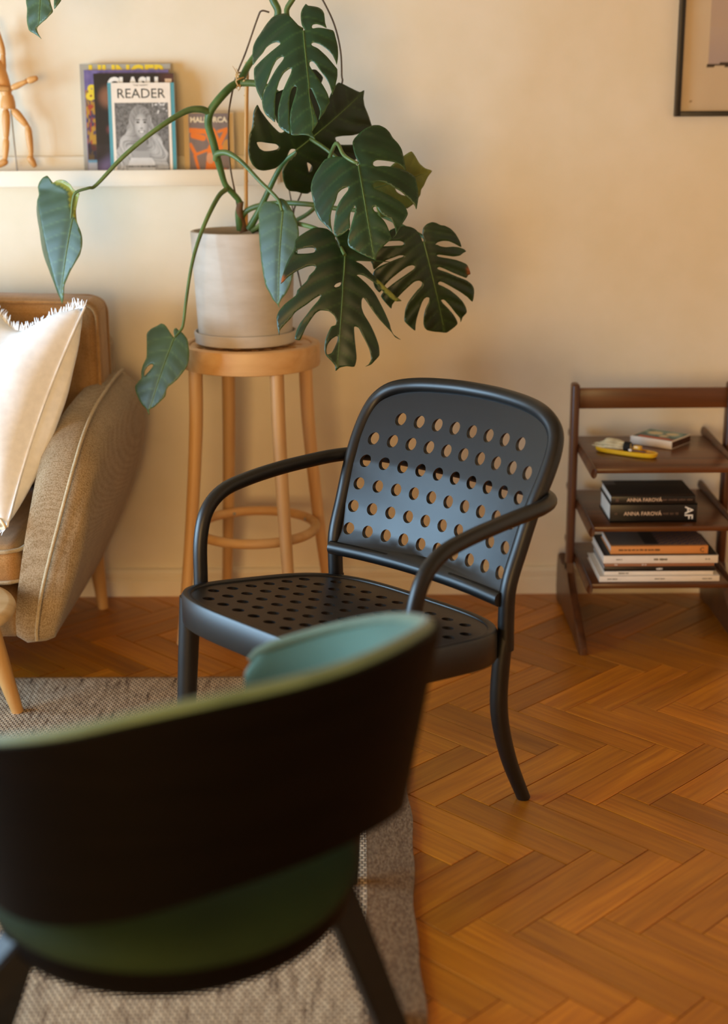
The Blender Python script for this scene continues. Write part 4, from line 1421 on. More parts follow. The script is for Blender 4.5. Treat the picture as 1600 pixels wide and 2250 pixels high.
# panel outline (lat, z)
po = [(-0.236, 0.444), (0.236, 0.444), (0.240, 0.53), (0.246, 0.60), (0.250, 0.66), (0.247, 0.70), (0.234, 0.731), (0.204, 0.751), (0.15, 0.762), (0.07, 0.767), (0, 0.768), (-0.07, 0.767), (-0.15, 0.762), (-0.204, 0.751), (-0.234, 0.731), (-0.247, 0.70), (-0.250, 0.66), (-0.246, 0.60), (-0.240, 0.53)]
holes = []
for r_, z in enumerate((0.475, 0.521, 0.567, 0.6125, 0.6565, 0.6995)):
    for c in range(10):
        if r_ == 5 and c in (0, 9): continue
        y = (c - 4.5) * 0.0466
        holes.append(circle(y, z, 0.0128, 18, 0.0125))
sheet('back_panel', po, holes, 0.022, lambda y, z, w: (g(z) + bow(y) - w, y, z), 0.009, M['black_wood'], AC)
tube('lower_back_rail', [(0.014 + bow(y) * 0.8 + 0.003, y, 0.434) for y in (-0.236, -0.16, -0.08, 0, 0.08, 0.16, 0.236)], 0.0125, M['black_wood'], AC, 12, 4, flat=1.15)
ah = [(0.325, -0.290, 0.365), (0.322, -0.293, 0.43), (0.316, -0.297, 0.50), (0.296, -0.300, 0.555), (0.255, -0.301, 0.588), (0.19, -0.301, 0.602), (0.10, -0.299, 0.610), (0.02, -0.294, 0.613), (-0.035, -0.288, 0.614), (-0.078, -0.268, 0.615), (-0.100, -0.225, 0.616), (-0.111, -0.15, 0.617), (-0.117, 0, 0.617)]
ah = ah + [(a, -b_, c) for a, b_, c in ah[:-1]][::-1]
tube('arm_hoop', ah, 0.0145, M['black_wood'], AC, 14, 5)
for s in (-1, 1):
    tube('leg', [(0.395, s * 0.232, sz(0.395) - 0.012), (0.402, s * 0.236, 0.30), (0.412, s * 0.241, 0.15), (0.424, s * 0.246, 0.0075)], [0.021, 0.0205, 0.0185, 0.0145], M['black_wood'], AC, 14, 5)
    tube('leg', [(0.004, s * 0.238, 0.372), (0.010, s * 0.232, 0.30), (0.008, s * 0.228, 0.20), (-0.014, s * 0.234, 0.10), (-0.052, s * 0.246, 0.0)], [0.0158, 0.0175, 0.0175, 0.016, 0.0135], M['black_wood'], AC, 14, 5)

# ------------------------------------------------------------------ green upholstered tub chair, foreground
GC = thing('tub_chair', 'dark shelled tub chair with green upholstery, blurred in the foreground', 'chair', (-0.203, 1.5525, 0.0075))
BETA = math.radians(-50)
DM = math.radians(135)
ZT = [(0, 0.762), (25, 0.758), (40, 0.746), (55, 0.726), (82, 0.690), (100, 0.662), (115, 0.637), (135, 0.604)]
ZB = [(0, 0.540), (25, 0.530), (50, 0.502), (75, 0.482), (100, 0.478), (135, 0.480)]


def table(T_, x):
    """smooth monotone interpolation of a table"""
    X_ = [p[0] for p in T_]
    Y_ = [p[1] for p in T_]
    n_ = len(X_)
    k = max(0, min(n_ - 2, sum(1 for v in X_ if v <= x) - 1))
    sl = lambda i: (Y_[i + 1] - Y_[i]) / (X_[i + 1] - X_[i])
    tan = lambda i: 0.0 if i == 0 else (sl(n_ - 2) if i == n_ - 1 else (sl(i - 1) + sl(i)) / 2)
    h_ = X_[k + 1] - X_[k]
    t = max(0.0, min(1.0, (x - X_[k]) / h_))
    return (Y_[k] * (2 * t ** 3 - 3 * t * t + 1) + tan(k) * h_ * (t ** 3 - 2 * t * t + t) + Y_[k + 1] * (-2 * t ** 3 + 3 * t * t)
            + tan(k + 1) * h_ * (t ** 3 - t * t))


def zt(d): return table(ZT, abs(math.degrees(d)))


def zbm(d): return table(ZB, abs(math.degrees(d)))


def shellpt(d, t, off):
    """d angle from the back centre, t 0 bottom .. 1 top, off inwards"""
    z = zbm(d) + (zt(d) - zbm(d)) * t
    q = (abs(d) - (DM - 0.09)) / 0.09            # round the free ends of the band
    if q > 0:
        zm = (zbm(d) + zt(d)) / 2
        z = zm + (z - zm) * math.sqrt(max(0.0, 1 - (0.80 * q) ** 3.0))
    k = (z - 0.50) / 0.26
    ra, rb = 0.268 + 0.044 * k - off, 0.226 + 0.052 * k - off
    r_, f_ = ra * math.sin(d), -rb * math.cos(d)
    c, s = math.cos(BETA + math.pi), math.sin(BETA + math.pi)     # facing direction
    return (c * f_ + s * r_, s * f_ - c * r_, z)


def shell(name, o0, o1, mat, t0=0.0, t1=1.0, nd=72, nt=10, puff=0.0):
    V, Fc = [], []
    for i in range(nd + 1):
        d = -DM + 2 * DM * i / nd
        loop = [(t0 + (t1 - t0) * j / nt, o0) for j in range(nt + 1)] + [(t0 + (t1 - t0) * j / nt, o1) for j in range(nt, -1, -1)]
        for t, o_ in loop:
            pf = puff * math.sin(math.pi * min(1, max(0, (t - t0) / (t1 - t0)))) ** 0.5 if o_ == o1 else 0
            V.append(shellpt(d, t, o_ + pf))
    m = 2 * nt + 2
    for i in range(nd):
        for k in range(m):
            k2 = (k + 1) % m
            Fc.append((i * m + k, (i + 1) * m + k, (i + 1) * m + k2, i * m + k2))
    Fc.append(tuple(range(m)))
    Fc.append(tuple(nd * m + k for k in range(m)))
    return mesh(name, V, Fc, mat, GC, True, False, 50)


shell('outer_shell', 0.0, 0.009, M['shell'])
shell('inner_upholstery', 0.0095, 0.022, M['velvet'], 0.03, 0.985, puff=0.010)
rim = [shellpt(-DM * 0.99 + 2 * DM * 0.99 * i / 120, 1.0, 0.0165) for i in range(121)]
tube('edge_roll', rim, [0.004] + [0.0085] * 40 + [0.004], M['velvet_rim'], GC, 10, 1)
# seat
sc = (-0.030, -0.010)
lathe('seat_cushion', [(0, 0.482), (0.12, 0.481), (0.17, 0.477), (0.200, 0.469), (0.217, 0.456), (0.223, 0.443), (0.219, 0.432), (0.205, 0.428), (0, 0.428)], M['velvet_seat'], GC, 64, (sc[0], sc[1], 0), 80)
lathe('seat_base', [(0, 0.378), (0.16, 0.378), (0.192, 0.384), (0.209, 0.396), (0.214, 0.412), (0.214, 0.428), (0, 0.428)], M['shell'], GC, 64, (sc[0], sc[1], 0), 50)


def sqleg(a, b_, w0, w1, ax):
    a, b_ = Vector(a), Vector(b_)
    t = (b_ - a).normalized()
    u = (Vector(ax) - t * t.dot(Vector(ax))).normalized()
    v = t.cross(u)
    bm = bmesh.new()
    rings = []
    for p, w in ((a, w0), (b_, w1)):
        rings.append([bm.verts.new(p + u * sx * w + v * sy * w) for sx, sy in ((-1, -1), (1, -1), (1, 1), (-1, 1))])
    bm.faces.new(rings[0])
    bm.faces.new(rings[1][::-1])
    for i in range(4): bm.faces.new((rings[0][i], rings[0][(i + 1) % 4], rings[1][(i + 1) % 4], rings[1][i]))
    bmesh.ops.bevel(bm, geom=bm.edges[:], offset=0.003, segments=2, affect='EDGES')
    return from_bm('leg', bm, M['black_leg'], GC)


sqleg((0.150, 0.0175, 0.425), (0.298, 0.0175, 0.0), 0.022, 0.015, (0.45, -0.9, 0))
sqleg((-0.170, -0.125, 0.425), (-0.520, -0.100, 0.0), 0.022, 0.015, (0.45, -0.9, 0))
sqleg((-0.20, 0.11, 0.425), (-0.345, 0.22, 0.0), 0.022, 0.015, (0.45, -0.9, 0))
sqleg((0.115, 0.135, 0.425), (0.239, 0.2975, 0.0), 0.022, 0.015, (0.45, -0.9, 0))
# the shell is carried by the seat at its two arm ends
for d in (-112, 112):
    p = shellpt(math.radians(d), 0.25, 0.005)
    tube('shell_bracket', [(p[0] * 0.6 - 0.01, p[1] * 0.6, 0.424), (p[0] * 0.9, p[1] * 0.9, 0.434), (p[0], p[1], p[2] - 0.02), p], 0.007, M['black_leg'], GC, 8, 4)

# ------------------------------------------------------------------ sofa
sofa = thing('sofa', 'beige woven sofa with curved flared arm and piped seams against the wall', 'sofa', (-1.45, 3.4, 0))
# right arm: cross-sections from front to back
AY = [3.035, 3.045, 3.07, 3.12, 3.19, 3.28, 3.40, 3.53, 3.66, 3.74, 3.765]
AT = [0.30, 0.42, 0.52, 0.590, 0.628, 0.648, 0.660, 0.668, 0.668, 0.655, 0.60]      # top
AB = [0.20, 0.165, 0.150, 0.142, 0.140, 0.140, 0.142, 0.150, 0.160, 0.175, 0.21]     # bottom
NS = 30


def arm_sec(i):
    y, zt_, zb_ = AY[i], AT[i], AB[i]
    w = [0.4, 0.75, 1, 1, 1, 1, 1, 1, 1, 0.9, 0.6][i]
    pts = []
    def inner(z): return -0.795 + 0.07 * ss(0.14, 0.66, z) + 0.02 * ss(3.1, 3.7, y)
    def seam(z): return -0.752 + 0.122 * ss(0.13, 0.72, z) ** 0.9
    def outer(z): return seam(z) + 0.012 + (0.055 + 0.022 * ss(3.05, 3.6, y)) * w * math.sin(math.pi * min(1, max(0, (z - 0.10) / (zt_ + 0.05 - 0.10)))) ** 0.8
    h = zt_ - zb_
    # up the inner side
    for k in range(8):
        z = zb_ + 0.012 + (h - 0.04) * k / 7
        pts.append((inner(z), z))
    xi, xs = inner(zt_), seam(zt_)
    for k in range(1, 5):
        t = k / 5
        pts.append((xi + (xs - xi) * t, zt_ - 0.028 + 0.030 * math.sin(math.pi * (0.15 + 0.6 * t))))
    pts.append((xs, zt_ - 0.004))
    for k in range(1, 13):
        z = zt_ - 0.006 - (h - 0.016) * k / 12
        pts.append((outer(z), z))
    xo = outer(zb_ + 0.01)
    for k in range(1, 4):
        t = k / 4
        pts.append((xo + (inner(zb_ + 0.012) - xo) * t, zb_ + 0.003 * math.cos(math.pi * t)))
    return [(x, y, z) for x, z in pts]


secs = [arm_sec(i) for i in range(len(AY))]
# refine along the depth with a spline
n = len(secs[0])
cols = [catmull([s[k] for s in secs], 5) for k in range(n)]
m = len(cols[0])
V = [cols[k][j] for j in range(m) for k in range(n)]
Fc = [(j * n + k, j * n + (k + 1) % n, (j + 1) * n + (k + 1) % n, (j + 1) * n + k) for j in range(m - 1) for k in range(n)]
Fc += [tuple(range(n)), tuple((m - 1) * n + k for k in range(n))]
arm = mesh('arm', V, Fc, M['sofa'], sofa, True, True, 60)
sp_ = [Vector(arm_sec(0)[12]) + Vector((0, -0.004, -0.12))]
# seam: rises up the front and runs back along the top
seam_pts = []
for y, z in ((3.040, 0.163), (3.029, 0.20), (3.024, 0.28), (3.028, 0.36), (3.037, 0.44), (3.058, 0.515), (3.10, 0.572), (3.165, 0.617), (3.27, 0.648), (3.40, 0.662), (3.55, 0.672), (3.68, 0.672)):
    x = -0.752 + 0.122 * ss(0.13, 0.72, z) ** 0.9
    seam_pts.append((x + 0.003, y - 0.001, z + 0.002))
tube('arm_piping', seam_pts, 0.0042, M['sofa_pipe'], arm, 8, 5, world=True)
# frame back, base rail, legs
def softbox(name, xa, xb, ya, yb, za, zb, r, mat, parent, bulge=0.0, seg=5):
    bm = bmesh.new()
    bm_box(bm, ((xa + xb) / 2, (ya + yb) / 2, (za + zb) / 2), (xb - xa, yb - ya, zb - za), r, seg)
    if bulge:
        bmesh.ops.subdivide_edges(bm, edges=[e for e in bm.edges if e.calc_length() > 0.1], cuts=8, use_grid_fill=True)
        for v in bm.verts:
            fx = 1 - ((v.co.x - (xa + xb) / 2) / ((xb - xa) / 2)) ** 2
            fy = 1 - ((v.co.y - (ya + yb) / 2) / ((yb - ya) / 2)) ** 2
            fz = 1 - ((v.co.z - (za + zb) / 2) / ((zb - za) / 2)) ** 2
            v.co.z += bulge * max(0, fx) * max(0, fy) * (1 if v.co.z > (za + zb) / 2 else -0.2)
            v.co.y += -bulge * 0.8 * max(0, fx) * max(0, fz) * (1 if v.co.y < (ya + yb) / 2 else 0)
    if parent is not None:
        bmesh.ops.transform(bm, matrix=inv_of(parent), verts=bm.verts)
    return from_bm(name, bm, mat, parent, True, 60)


softbox('back_frame', -2.18, -0.66, 3.655, 3.79, 0.36, 0.775, 0.045, M['sofa'], sofa)
softbox('base_rail', -2.15, -0.79, 3.075, 3.70, 0.155, 0.285, 0.02, M['sofa_back'], sofa)
# the far arm, mirrored out of view
o = bpy.data.objects.new('arm', arm.data.copy())
o.data.transform(Matrix.Translation((0.07, 0, 0)) @ Matrix.Diagonal((-1, 1, 1, 1)))
o.data.flip_normals()
link(o, sofa)
for x, y in ((-0.735, 3.715), (-1.04, 3.24), (-2.05, 3.715), (-1.9, 3.24)):
    s = 1 if x > -1.4 else -1
    V, Fc = sweep([Vector((x, y, 0.17)), Vector((x + 0.004 * s, y, 0.09)), Vector((x + 0.012 * s, y, 0.001))], [0.021, 0.019, 0.0145], 14)
    mesh('leg', V, Fc, M['birch_leg'], sofa, True, True)

sc_ = thing('sofa_seat_cushion', 'beige piped seat cushion lying on the sofa', 'cushion', (-1.15, 3.3, 0.287))
softbox('cushion', -1.46, -0.772, 3.035, 3.62, 0.292, 0.385, 0.034, M['sofa_back'], sc_, 0.03)
for z in (0.304, 0.376):
    c = [(-0.768, 3.55, z), (-0.768, 3.2, z), (-0.769, 3.08, z), (-0.79, 3.045, z), (-0.84, 3.034, z), (-1.1, 3.028, z), (-1.4, 3.034, z)]
    tube('piping', c, 0.0048, M['sofa_pipe'], sc_, 8, 5, world=True)

bc = thing('sofa_back_cushion', 'beige piped back cushion behind the white pillow', 'cushion', (-1.0, 3.57, 0.42))
softbox('cushion', -1.38, -0.652, 3.50, 3.645, 0.41, 0.872, 0.03, M['sofa_back'], bc, 0.02)
rx = -0.656
for y in (3.502, 3.640):
    c = [(-1.35, y, 0.872), (-1.0, y, 0.876), (-0.75, y, 0.872), (-0.685, y, 0.868), (rx - 0.002, y, 0.845), (rx + 0.001, y, 0.79), (rx, y, 0.65), (rx, y, 0.47)]
    tube('piping', c, 0.0045, M['sofa_back'], bc, 8, 5, world=True)

# white pillow, pinched at the top, with frayed edges
pw = thing('throw_pillow', 'white linen pillow with frayed edges leaning in the sofa corner', 'pillow', at(15, 1160, 3.07))
TR = at(186, 672, 3.28)
BR = at(14, 1158, 3.03)
Uv = (TR - BR)
PLn = Uv.length
Uv = Uv / PLn
Vv = Vector((-0.80, 0.52, 0.0))
Vv = (Vv - Uv * Vv.dot(Uv)).normalized()
Nv = Uv.cross(Vv)
if Nv.y > 0: Nv = -Nv
PS = 0.56


def pil(u, v, side):
    """u: 0 right edge .. 1 left edge, v: 0 bottom .. 1 top"""
    bx, by = 4 * u * (1 - u), 4 * v * (1 - v)
    th = 0.115 * (max(0, bx) ** 0.48) * (max(0, by) ** 0.48)
    pinch_e = 0.035 * by * (1 - bx) ** 2
    dip = -0.115 * math.exp(-((u - 0.30) / 0.17) ** 2) * ss(0.45, 1.0, v)
    uu = u + pinch_e * (1 if u < 0.5 else -1)
    vv = v + 0.03 * bx * (1 - by) ** 2 * (1 if v < 0.5 else -1)
    crush = 1 - 0.55 * math.exp(-((u - 0.30) / 0.13) ** 2) * ss(0.55, 1.0, v)
    wr = 0.004 * math.sin(22 * u + 9 * v) * math.sin(14 * v - 6 * u) * bx * by + 0.006 * math.sin(30 * (u - 0.7 * v)) * bx * (1 - v)
    out_ = BR + Vv * (uu * PS) + Uv * (vv * PLn + dip * PLn) + Nv * ((th * crush + wr) * (1 if side else -1.0))
    if not side:          # the back half sags out beyond the side seam
        out_ = out_ - Vv * (0.085 * max(0.0, by) ** 0.6 * (1 - math.exp(-u / 0.05)) * math.exp(-u / 0.25)) + Nv * (0.03 * by * math.exp(-u / 0.15) * (1 - math.exp(-u / 0.05)))
    return out_


NP = 40
V, Fc = [], []
for side in (1, 0):
    b0 = len(V)
    for j in range(NP + 1):
        for i in range(NP + 1):
            V.append(pil(i / NP, j / NP, side))
    for j in range(NP):
        for i in range(NP):
            a = b0 + j * (NP + 1) + i
            Fc.append((a, a + 1, a + NP + 2, a + NP + 1))
bm = bmesh.new()
vs = [bm.verts.new(inv_of(pw) @ v) for v in V]
for f in Fc: bm.faces.new([vs[i] for i in f])
bmesh.ops.remove_doubles(bm, verts=bm.verts, dist=0.0008)
from_bm('pillow_case', bm, M['linen'], pw, True, 180)
seam = [pil(0, t / 20, 1) for t in range(21)]
tube('side_seam', [p - Vv * 0.002 for p in seam], 0.0028, M['linen'], pw, 6, 2, world=True)
bm = bmesh.new()
mi = inv_of(pw)
rs = random.Random(3)
for edge in ('top', 'bottom'):
    for k in range(230):
        u = k / 229 + rs.uniform(-0.002, 0.002)
        p = pil(min(1, max(0, u)), 1.0 if edge == 'top' else 0.0, 1)
        dirn = (Uv * (1 if edge == 'top' else -1) + Vv * rs.uniform(-0.5, 0.5) + Nv * rs.uniform(-0.1, 0.45)).normalized()
        L = rs.uniform(0.016, 0.028)
        w = Vv * rs.uniform(0.0012, 0.0026)
        q = p - dirn * 0.004
        bend = Nv * rs.uniform(-0.004, 0.008)
        ps = [q - w, q + w, q + dirn * L * 0.6 + w * 0.8 + bend * 0.5, q + dirn * L * 0.6 - w * 0.8 + bend * 0.5, q + dirn * L + w * 0.3 + bend, q + dirn * L - w * 0.3 + bend]
        vv = [bm.verts.new(mi @ x) for x in ps]
        bm.faces.new((vv[0], vv[1], vv[2], vv[3]))
        bm.faces.new((vv[3], vv[2], vv[4], vv[5]))
o = from_bm('fringe', bm, M['linen'], pw, True, 180)
tag(o, kind='stuff')
t0 = pil(0.03, 0.02, 1)
tube('fabric_tag', [t0, t0 + Vector((0.01, -0.012, -0.004)), t0 + Vector((0.016, -0.012, -0.016)), t0 + Vector((0.004, -0.006, -0.020)), t0 + Vector((-0.004, 0, -0.012))], 0.0035, M['cream_ink'], pw, 6, 4, world=True)

# ------------------------------------------------------------------ low round table at the left
lt = thing('side_table', 'low round pale wood table with tapered splayed legs beside the sofa', 'table', (-0.955, 2.86, 0.0085))
lathe('table_top', [(0, 0.262), (0.15, 0.262), (0.185, 0.268), (0.203, 0.279), (0.207, 0.288), (0.203, 0.297), (0.19, 0.302), (0, 0.303)], M['birch'], lt, 64, (0, 0, 0), 60)
for k in range(3):
    a = math.radians(40 + 120 * k)
    c, s = math.cos(a), math.sin(a)
    tube('leg', [(0.150 * c, 0.150 * s, 0.264), (0.180 * c, 0.180 * s, 0.13), (0.212 * c, 0.212 * s, 0.0)], [0.024, 0.0205, 0.0135], M['birch_leg'], lt, 14, 4)

# ------------------------------------------------------------------ teak bookcase at the right
bk = thing('bookcase', 'small dark teak open bookcase with three shelves standing by the wall', 'bookcase', (0.745, 3.6, 0))


def side_frame(x):
    o = []
    # upright post
    tubep = [(-0.011, 0), (0.011, 0)]
    box('post', (x - 0.745, 0.018, 0.385), (0.020, 0.042, 0.512), M['teak'], bk, 0.007, 3)
    # sled foot: board with rounded ends, arched below
    poly = [(-0.262, 0.0), (-0.225, 0.0), (-0.15, 0.010), (0.08, 0.010), (0.140, 0.0), (0.176, 0.0), (0.188, 0.03),
            (0.186, 0.10), (0.176, 0.130), (0.155, 0.140), (0.125, 0.132), (0.085, 0.126), (0.042, 0.135), (0.038, 0.16), (-0.004, 0.16), (-0.010, 0.135), (-0.05, 0.112), (-0.12, 0.080), (-0.19, 0.050), (-0.24, 0.032), (-0.262, 0.016)]
    prism('foot', poly, lambda y, z, w: (x - 0.745 - 0.010 + w, y, z), 0.020, M['teak'], bk, 0.004)


side_frame(0.548)
side_frame(0.950)
box('top_rail', (0.004, 0.018, 0.601), (0.384, 0.016, 0.053), M['teak_x'], bk, 0.003)
for z in (0.47, 0.32, 0.17):
    box('shelf_board', (0.0, -0.022, z - 0.008), (0.350, 0.360, 0.014), M['teak_x'], bk, 0.003)
    for x in (0.5655, 0.927):
        tube('shelf_rail', [(x - 0.745, -0.210, z - 0.012), (x - 0.745, -0.20, z - 0.010), (x - 0.745, 0.0, z - 0.003), (x - 0.745, 0.175, z + 0.003), (x - 0.745, 0.183, z + 0.003)], [0.006, 0.0085, 0.0085, 0.0085, 0.006], M['teak'], bk, 12, 3, flat=1.7, up=(0, 0, 1))


def px2x(px, Y, z):
    return (px - 800) / FPX * (Y * math.cos(PITCH) + (CAM_H - z) * math.sin(PITCH))


def book(name, label, xa, xb, Yf, D, z, t, cover, rot=0.0, cat='book', spine_r=True):
    cx = (xa + xb) / 2
    w = xb - xa
    r = thing(name, label, cat, (cx, Yf + D / 2, z), rot)
    box('cover', (0, 0, t * 0.04), (w, D, t * 0.08), cover, r, 0.0003, 1)
    box('cover', (0, 0, t * 0.96), (w, D, t * 0.08), cover, r, 0.0003, 1)
    box('spine', (0, -D / 2 + 0.0015, t / 2), (w, 0.003, t), cover, r, 0.001, 2)
    box('pages', (0, 0.0005, t / 2), (w - 0.006, D - 0.006, t * 0.84), M['paper_edge'], r, 0)
    return r


def marks(parent, cx, w, z, h, y, mat, seed):
    """a line of print too small to read: short upright strokes in word groups"""
    rs_ = random.Random(seed)
    bm = bmesh.new()
    x = cx - w / 2
    while x < cx + w / 2:
        for _ in range(rs_.randint(3, 7)):
            lw = h * rs_.uniform(0.25, 0.55)
            bm_box(bm, (x + lw / 2, y, z + h * rs_.uniform(-0.05, 0.05)), (lw, 0.0004, h * rs_.uniform(0.6, 1.0)))
            x += lw + h * 0.16
            if x > cx + w / 2: break
        x += h * 0.5
    return from_bm('spine_print', bm, M[mat], parent, False)


b1 = book('art_book', 'thick black book with large white initials on its spine, lower of two', 0.617, 0.836, 3.432, 0.155, 0.3197, 0.049, M['black'])
text('spine_title', 'ANNA FAROVÁ', 0.0135, (-0.027, -0.0784, 0.0185), FR, M['tan_ink'], b1, 0.0002)
marks(b1, 0.042, 0.036, 0.0225, 0.0065, -0.0782, 'dim_ink', 1)
text('initials', 'AF', 0.029, (0.079, -0.0784, 0.0245), (math.pi / 2, math.pi / 2, 0), M['white_ink'], b1, 0.0004)
marks(b1, -0.094, 0.008, 0.0225, 0.0080, -0.0782, 'dim_ink', 2)
b2 = book('art_book', 'slim black book with cover photograph, upper of two on the middle shelf', 0.618, 0.829, 3.428, 0.157, 0.3690, 0.0205, M['black'])
text('spine_title', 'ANNA FAROVÁ', 0.0125, (-0.022, -0.0789, 0.0062), FR, M['tan_ink'], b2, 0.0002)
marks(b2, 0.060, 0.075, 0.0100, 0.0055, -0.0788, 'dim_ink', 3)
box('publisher_mark', (-0.090, -0.0789, 0.010), (0.008, 0.0006, 0.008), M['dim_ink'], b2, 0)


def dusk(u, v):
    c = (0.006, 0.005, 0.0045)
    c = mixc(c, sg('#4a3424'), 0.9 * ss(0.10, 0.02, abs(v - 0.03)))
    c = mixc(c, sg('#33261b'), 0.8 * ss(0.08, 0.0, abs(v - 0.72 - 0.05 * math.sin(u * 5))))
    if u < 0.14 and v > 0.72: c = sg('#6b625c')
    return c


def top_print(o, w, d, t, fn, nx=60, ny=40):
    V = [(-w / 2 + w * i / nx, -d / 2 + d * j / ny, t + 0.0003) for j in range(ny + 1) for i in range(nx + 1)]
    Fc = [(j * (nx + 1) + i, j * (nx + 1) + i + 1, (j + 1) * (nx + 1) + i + 1, (j + 1) * (nx + 1) + i) for j in range(ny) for i in range(nx)]
    p = mesh('cover_print', V, Fc, M['print'], o, False)
    ca_ = p.data.color_attributes.new('print', 'FLOAT_COLOR', 'POINT')
    dat = []
    for j in range(ny + 1):
        for i in range(nx + 1):
            c = fn(i / nx, j / ny)
            dat += [c[0], c[1], c[2], 1]
    ca_.data.foreach_set('color', dat)


top_print(b2, 0.209, 0.153, 0.0205, dusk)

z = 0.1697
specs = [('white paperback with plain spine, bottom of the stack on the lowest shelf', 1316, 1580, 0.0145, 'white_cover', 0.200, 3.410),
         ('thin white booklet second from the bottom of the lowest stack', 1327, 1566, 0.0100, 'white_cover', 0.185, 3.418),
         ('thin black book in the middle of the lowest stack', 1327, 1571, 0.0115, 'black', 0.190, 3.418),
         ('thin brown book under the thick white one on the lowest shelf', 1328, 1569, 0.0090, 'brown_cover', 0.185, 3.420),
         ('thick white book with black back cover under the orange one', 1325, 1577, 0.0205, 'white_cover', 0.190, 3.416),
         ('book with an orange spine and patterned cover, top of the lowest stack', 1341, 1555, 0.0215, 'orange', 0.152, 3.428)]
bl = []
for i, (lab, pa, pb, t, cv, D, Yf) in enumerate(specs):
    b_ = book('book', lab, px2x(pa, Yf, z), px2x(pb, Yf, z), Yf, D, z + 0.0003, t, M[cv], 0.0)
    bl.append((b_, px2x(pb, Yf, z) - px2x(pa, Yf, z), D, t))
    z += t + 0.0004


def sp_marks(i, w, h, dx, mat):
    b_, bw, D, t = bl[i]
    marks(b_, dx, w, t / 2, h, -D / 2 - 0.0003, mat, i * 7 + int(dx * 100) + 50)


sp_marks(5, 0.105, 0.0046, -0.050, 'ink')
text('spine_mark', 'C', 0.016, (0.108, -bl[5][2] / 2 - 0.0004, bl[5][3] / 2 - 0.0056), FR, M['ink'], bl[5][0])
sp_marks(4, 0.034, 0.0060, 0.0, 'ink')
sp_marks(4, 0.014, 0.0032, -0.105, 'ink_grey')
sp_marks(4, 0.012, 0.0032, 0.118, 'ink_grey')
sp_marks(3, 0.008, 0.0040, -0.11, 'white_ink')
sp_marks(3, 0.010, 0.0040, -0.04, 'white_ink')
sp_marks(2, 0.018, 0.0050, 0.0, 'white_ink')
sp_marks(1, 0.024, 0.0042, -0.09, 'ink_grey')
for dx in (-0.12, 0.0, 0.12): sp_marks(0, 0.024, 0.0034, dx, 'ink_grey')


def patt(u, v):
    c = mixc(sg('#8a7868'), sg('#6f6158'), ss(0, 1, v + 0.3 * vnoise(u * 6, v * 6)))
    if 0.36 < u < 0.66: c = mixc(c, sg('#2a211c'), 0.9 * ss(0.05, 0.15, v))
    if u > 0.5:
        k = math.sin(u * 150) * math.sin(v * 46 + (math.floor(u * 24) % 2) * 3.1)
        c = mixc(mixc(sg('#c99a6a'), sg('#3a2f2a'), v), sg('#2c3570'), ss(-0.1, 0.4, k))
    if v < 0.06: c = sg('#dd9a5c')
    return c


top_print(bl[5][0], bl[5][1] - 0.002, 0.150, 0.0215, patt, 110, 50)
# dark cover of the white book shows round the orange one
top_print(bl[4][0], bl[4][1] - 0.003, 0.186, 0.0205, lambda u, v: (0.012, 0.009, 0.007), 4, 4)

# matchbox
mb = thing('matchbox', 'large household matchbox with a colourful lid, on the top shelf', 'matchbox', (0.785, 3.667, 0.4702), math.radians(-39))
box('sleeve', (0, 0, 0.0105), (0.120, 0.108, 0.021), M['white_cover'], mb, 0.0006)
box('striker', (0.0602, 0, 0.0105), (0.0008, 0.104, 0.0165), M['striker'], mb, 0)


def lid(u, v):
    c = mixc(sg('#7fa19c'), sg('#4d6f70'), ss(0.4, 0.6, vnoise(u * 6 + 2, v * 6)))
    for a, b2_, r_ in ((0.32, 0.62, 0.17), (0.7, 0.7, 0.15), (0.62, 0.4, 0.1)):
        if math.hypot(u - a, v - b2_) < r_ + 0.03 * math.sin(14 * math.atan2(v - b2_, u - a)): c = sg('#e0cfa4')
    if v < 0.22: c = mixc(sg('#3a4a48'), sg('#c05a3c'), ss(0.5, 0.6, vnoise(u * 11, v * 9)))
    if u < 0.03 or u > 0.97 or v < 0.03 or v > 0.97: c = sg('#e6dcc6')
    return c


top_print(mb, 0.119, 0.107, 0.021, lid, 60, 60)

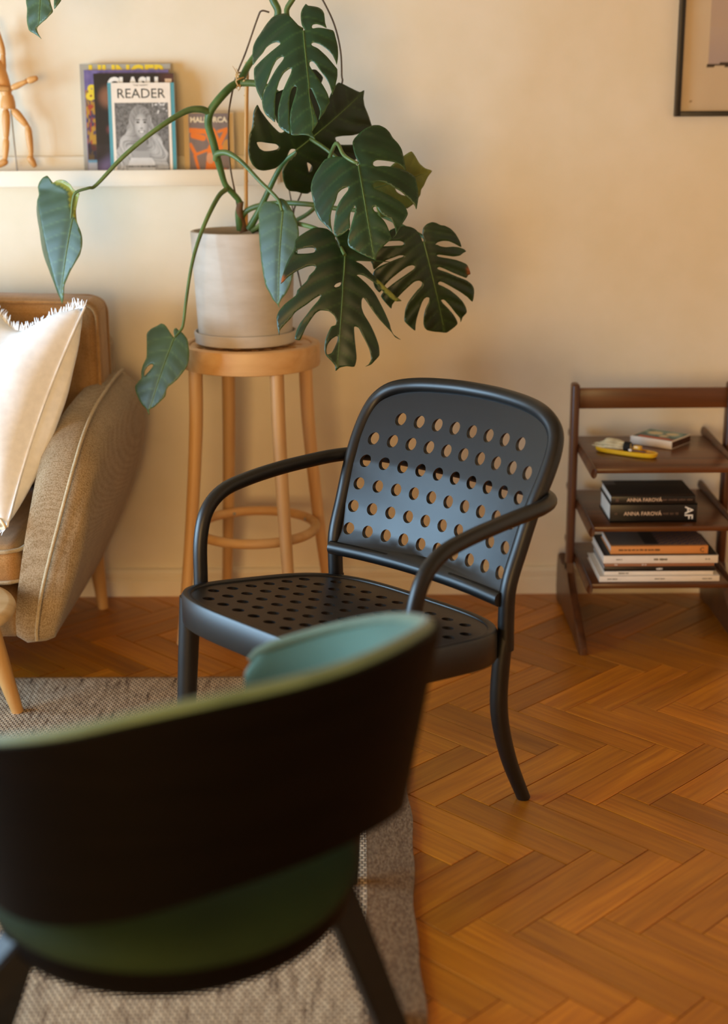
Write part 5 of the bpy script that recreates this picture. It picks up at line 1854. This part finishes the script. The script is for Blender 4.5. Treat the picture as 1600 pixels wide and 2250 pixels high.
# yellow tray with a tied herb bundle and a match holder
ta = math.atan2(-0.095, 0.135)
TY = (0.672, 3.541, 0.4702)
tr = thing('incense_tray', 'long yellow oval ceramic tray on the top shelf of the bookcase', 'tray', TY, ta)
o1 = superell(0.083, 0.0235, 2.6, 48)
ringloft('tray_rim', o1, [(0.004, 0.0), (0.0, 0.003), (-0.002, 0.011), (-0.001, 0.0125), (0.002, 0.0125), (0.0045, 0.006), (0.0055, 0.003), (0.0055, 0.0)], lambda x: 0, M['yellow'], tr)
prism('tray_floor', superell(0.079, 0.0195, 2.6, 48), lambda x, y, w: (x, y, w), 0.0045, M['yellow'], tr)
box('match_block', (0.028, 0.007, 0.0145), (0.020, 0.014, 0.020), M['yellow'], tr, 0.002)
bu = thing('herb_bundle', 'dried leaf bundle tied with black thread lying on the yellow tray', 'bundle', (TY[0], TY[1], 0.4702 + 0.006), ta + 0.12)
rs = random.Random(5)
for k in range(16):
    a = rs.uniform(0, 2 * math.pi)
    r0, r1 = rs.uniform(0.002, 0.009), rs.uniform(0.003, 0.013)
    zc = 0.0135
    tube('dried_leaf', [(-0.092 + rs.uniform(0, 0.035), r1 * 0.6 * math.cos(a), zc + 0.002 + 0.5 * r1 * math.sin(a)), (-0.05, r1 * math.cos(a), zc + 0.004 + r1 * 0.8 * math.sin(a)), (-0.02, r1 * 0.9 * math.cos(a), zc + 0.003 + r1 * 0.7 * math.sin(a)), (0.004, r0 * math.cos(a), zc + r0 * math.sin(a)), (0.012, r0 * 0.8 * math.cos(a), zc + r0 * 0.8 * math.sin(a))],
         [0.0012, 0.0042, 0.0048, 0.003, 0.002], M['herb'], bu, 6, 3)
for k in range(5):
    x = -0.004 + k * 0.0035
    tube('thread_winding', [(x, 0.0105 * math.cos(t), 0.0135 + 0.0115 * math.sin(t)) for t in [2 * math.pi * q / 12 for q in range(12)]], 0.0022, M['thread'], bu, 6, 2, True)
mt_ = thing('match', 'short wooden match with a pale head on the yellow tray', 'match', (TY[0] + 0.036 * math.cos(ta) + 0.012 * math.sin(ta), TY[1] + 0.036 * math.sin(ta) - 0.012 * math.cos(ta), 0.4702 + 0.012), ta + 0.05)
tube('stick', [(-0.016, 0, 0.003), (0.0, 0, 0.003), (0.022, 0, 0.003)], 0.0022, M['teak_x'], mt_, 6, 1)
tube('head', [(-0.024, 0, 0.003), (-0.021, 0, 0.003), (-0.017, 0, 0.003), (-0.015, 0, 0.003)], [0.0016, 0.0034, 0.0034, 0.0022], M['white_ink'], mt_, 8, 1)

for o in list(bpy.data.objects):
    if o.type == 'MESH' and not o.data.materials: o.data.materials.append(M['wall'])
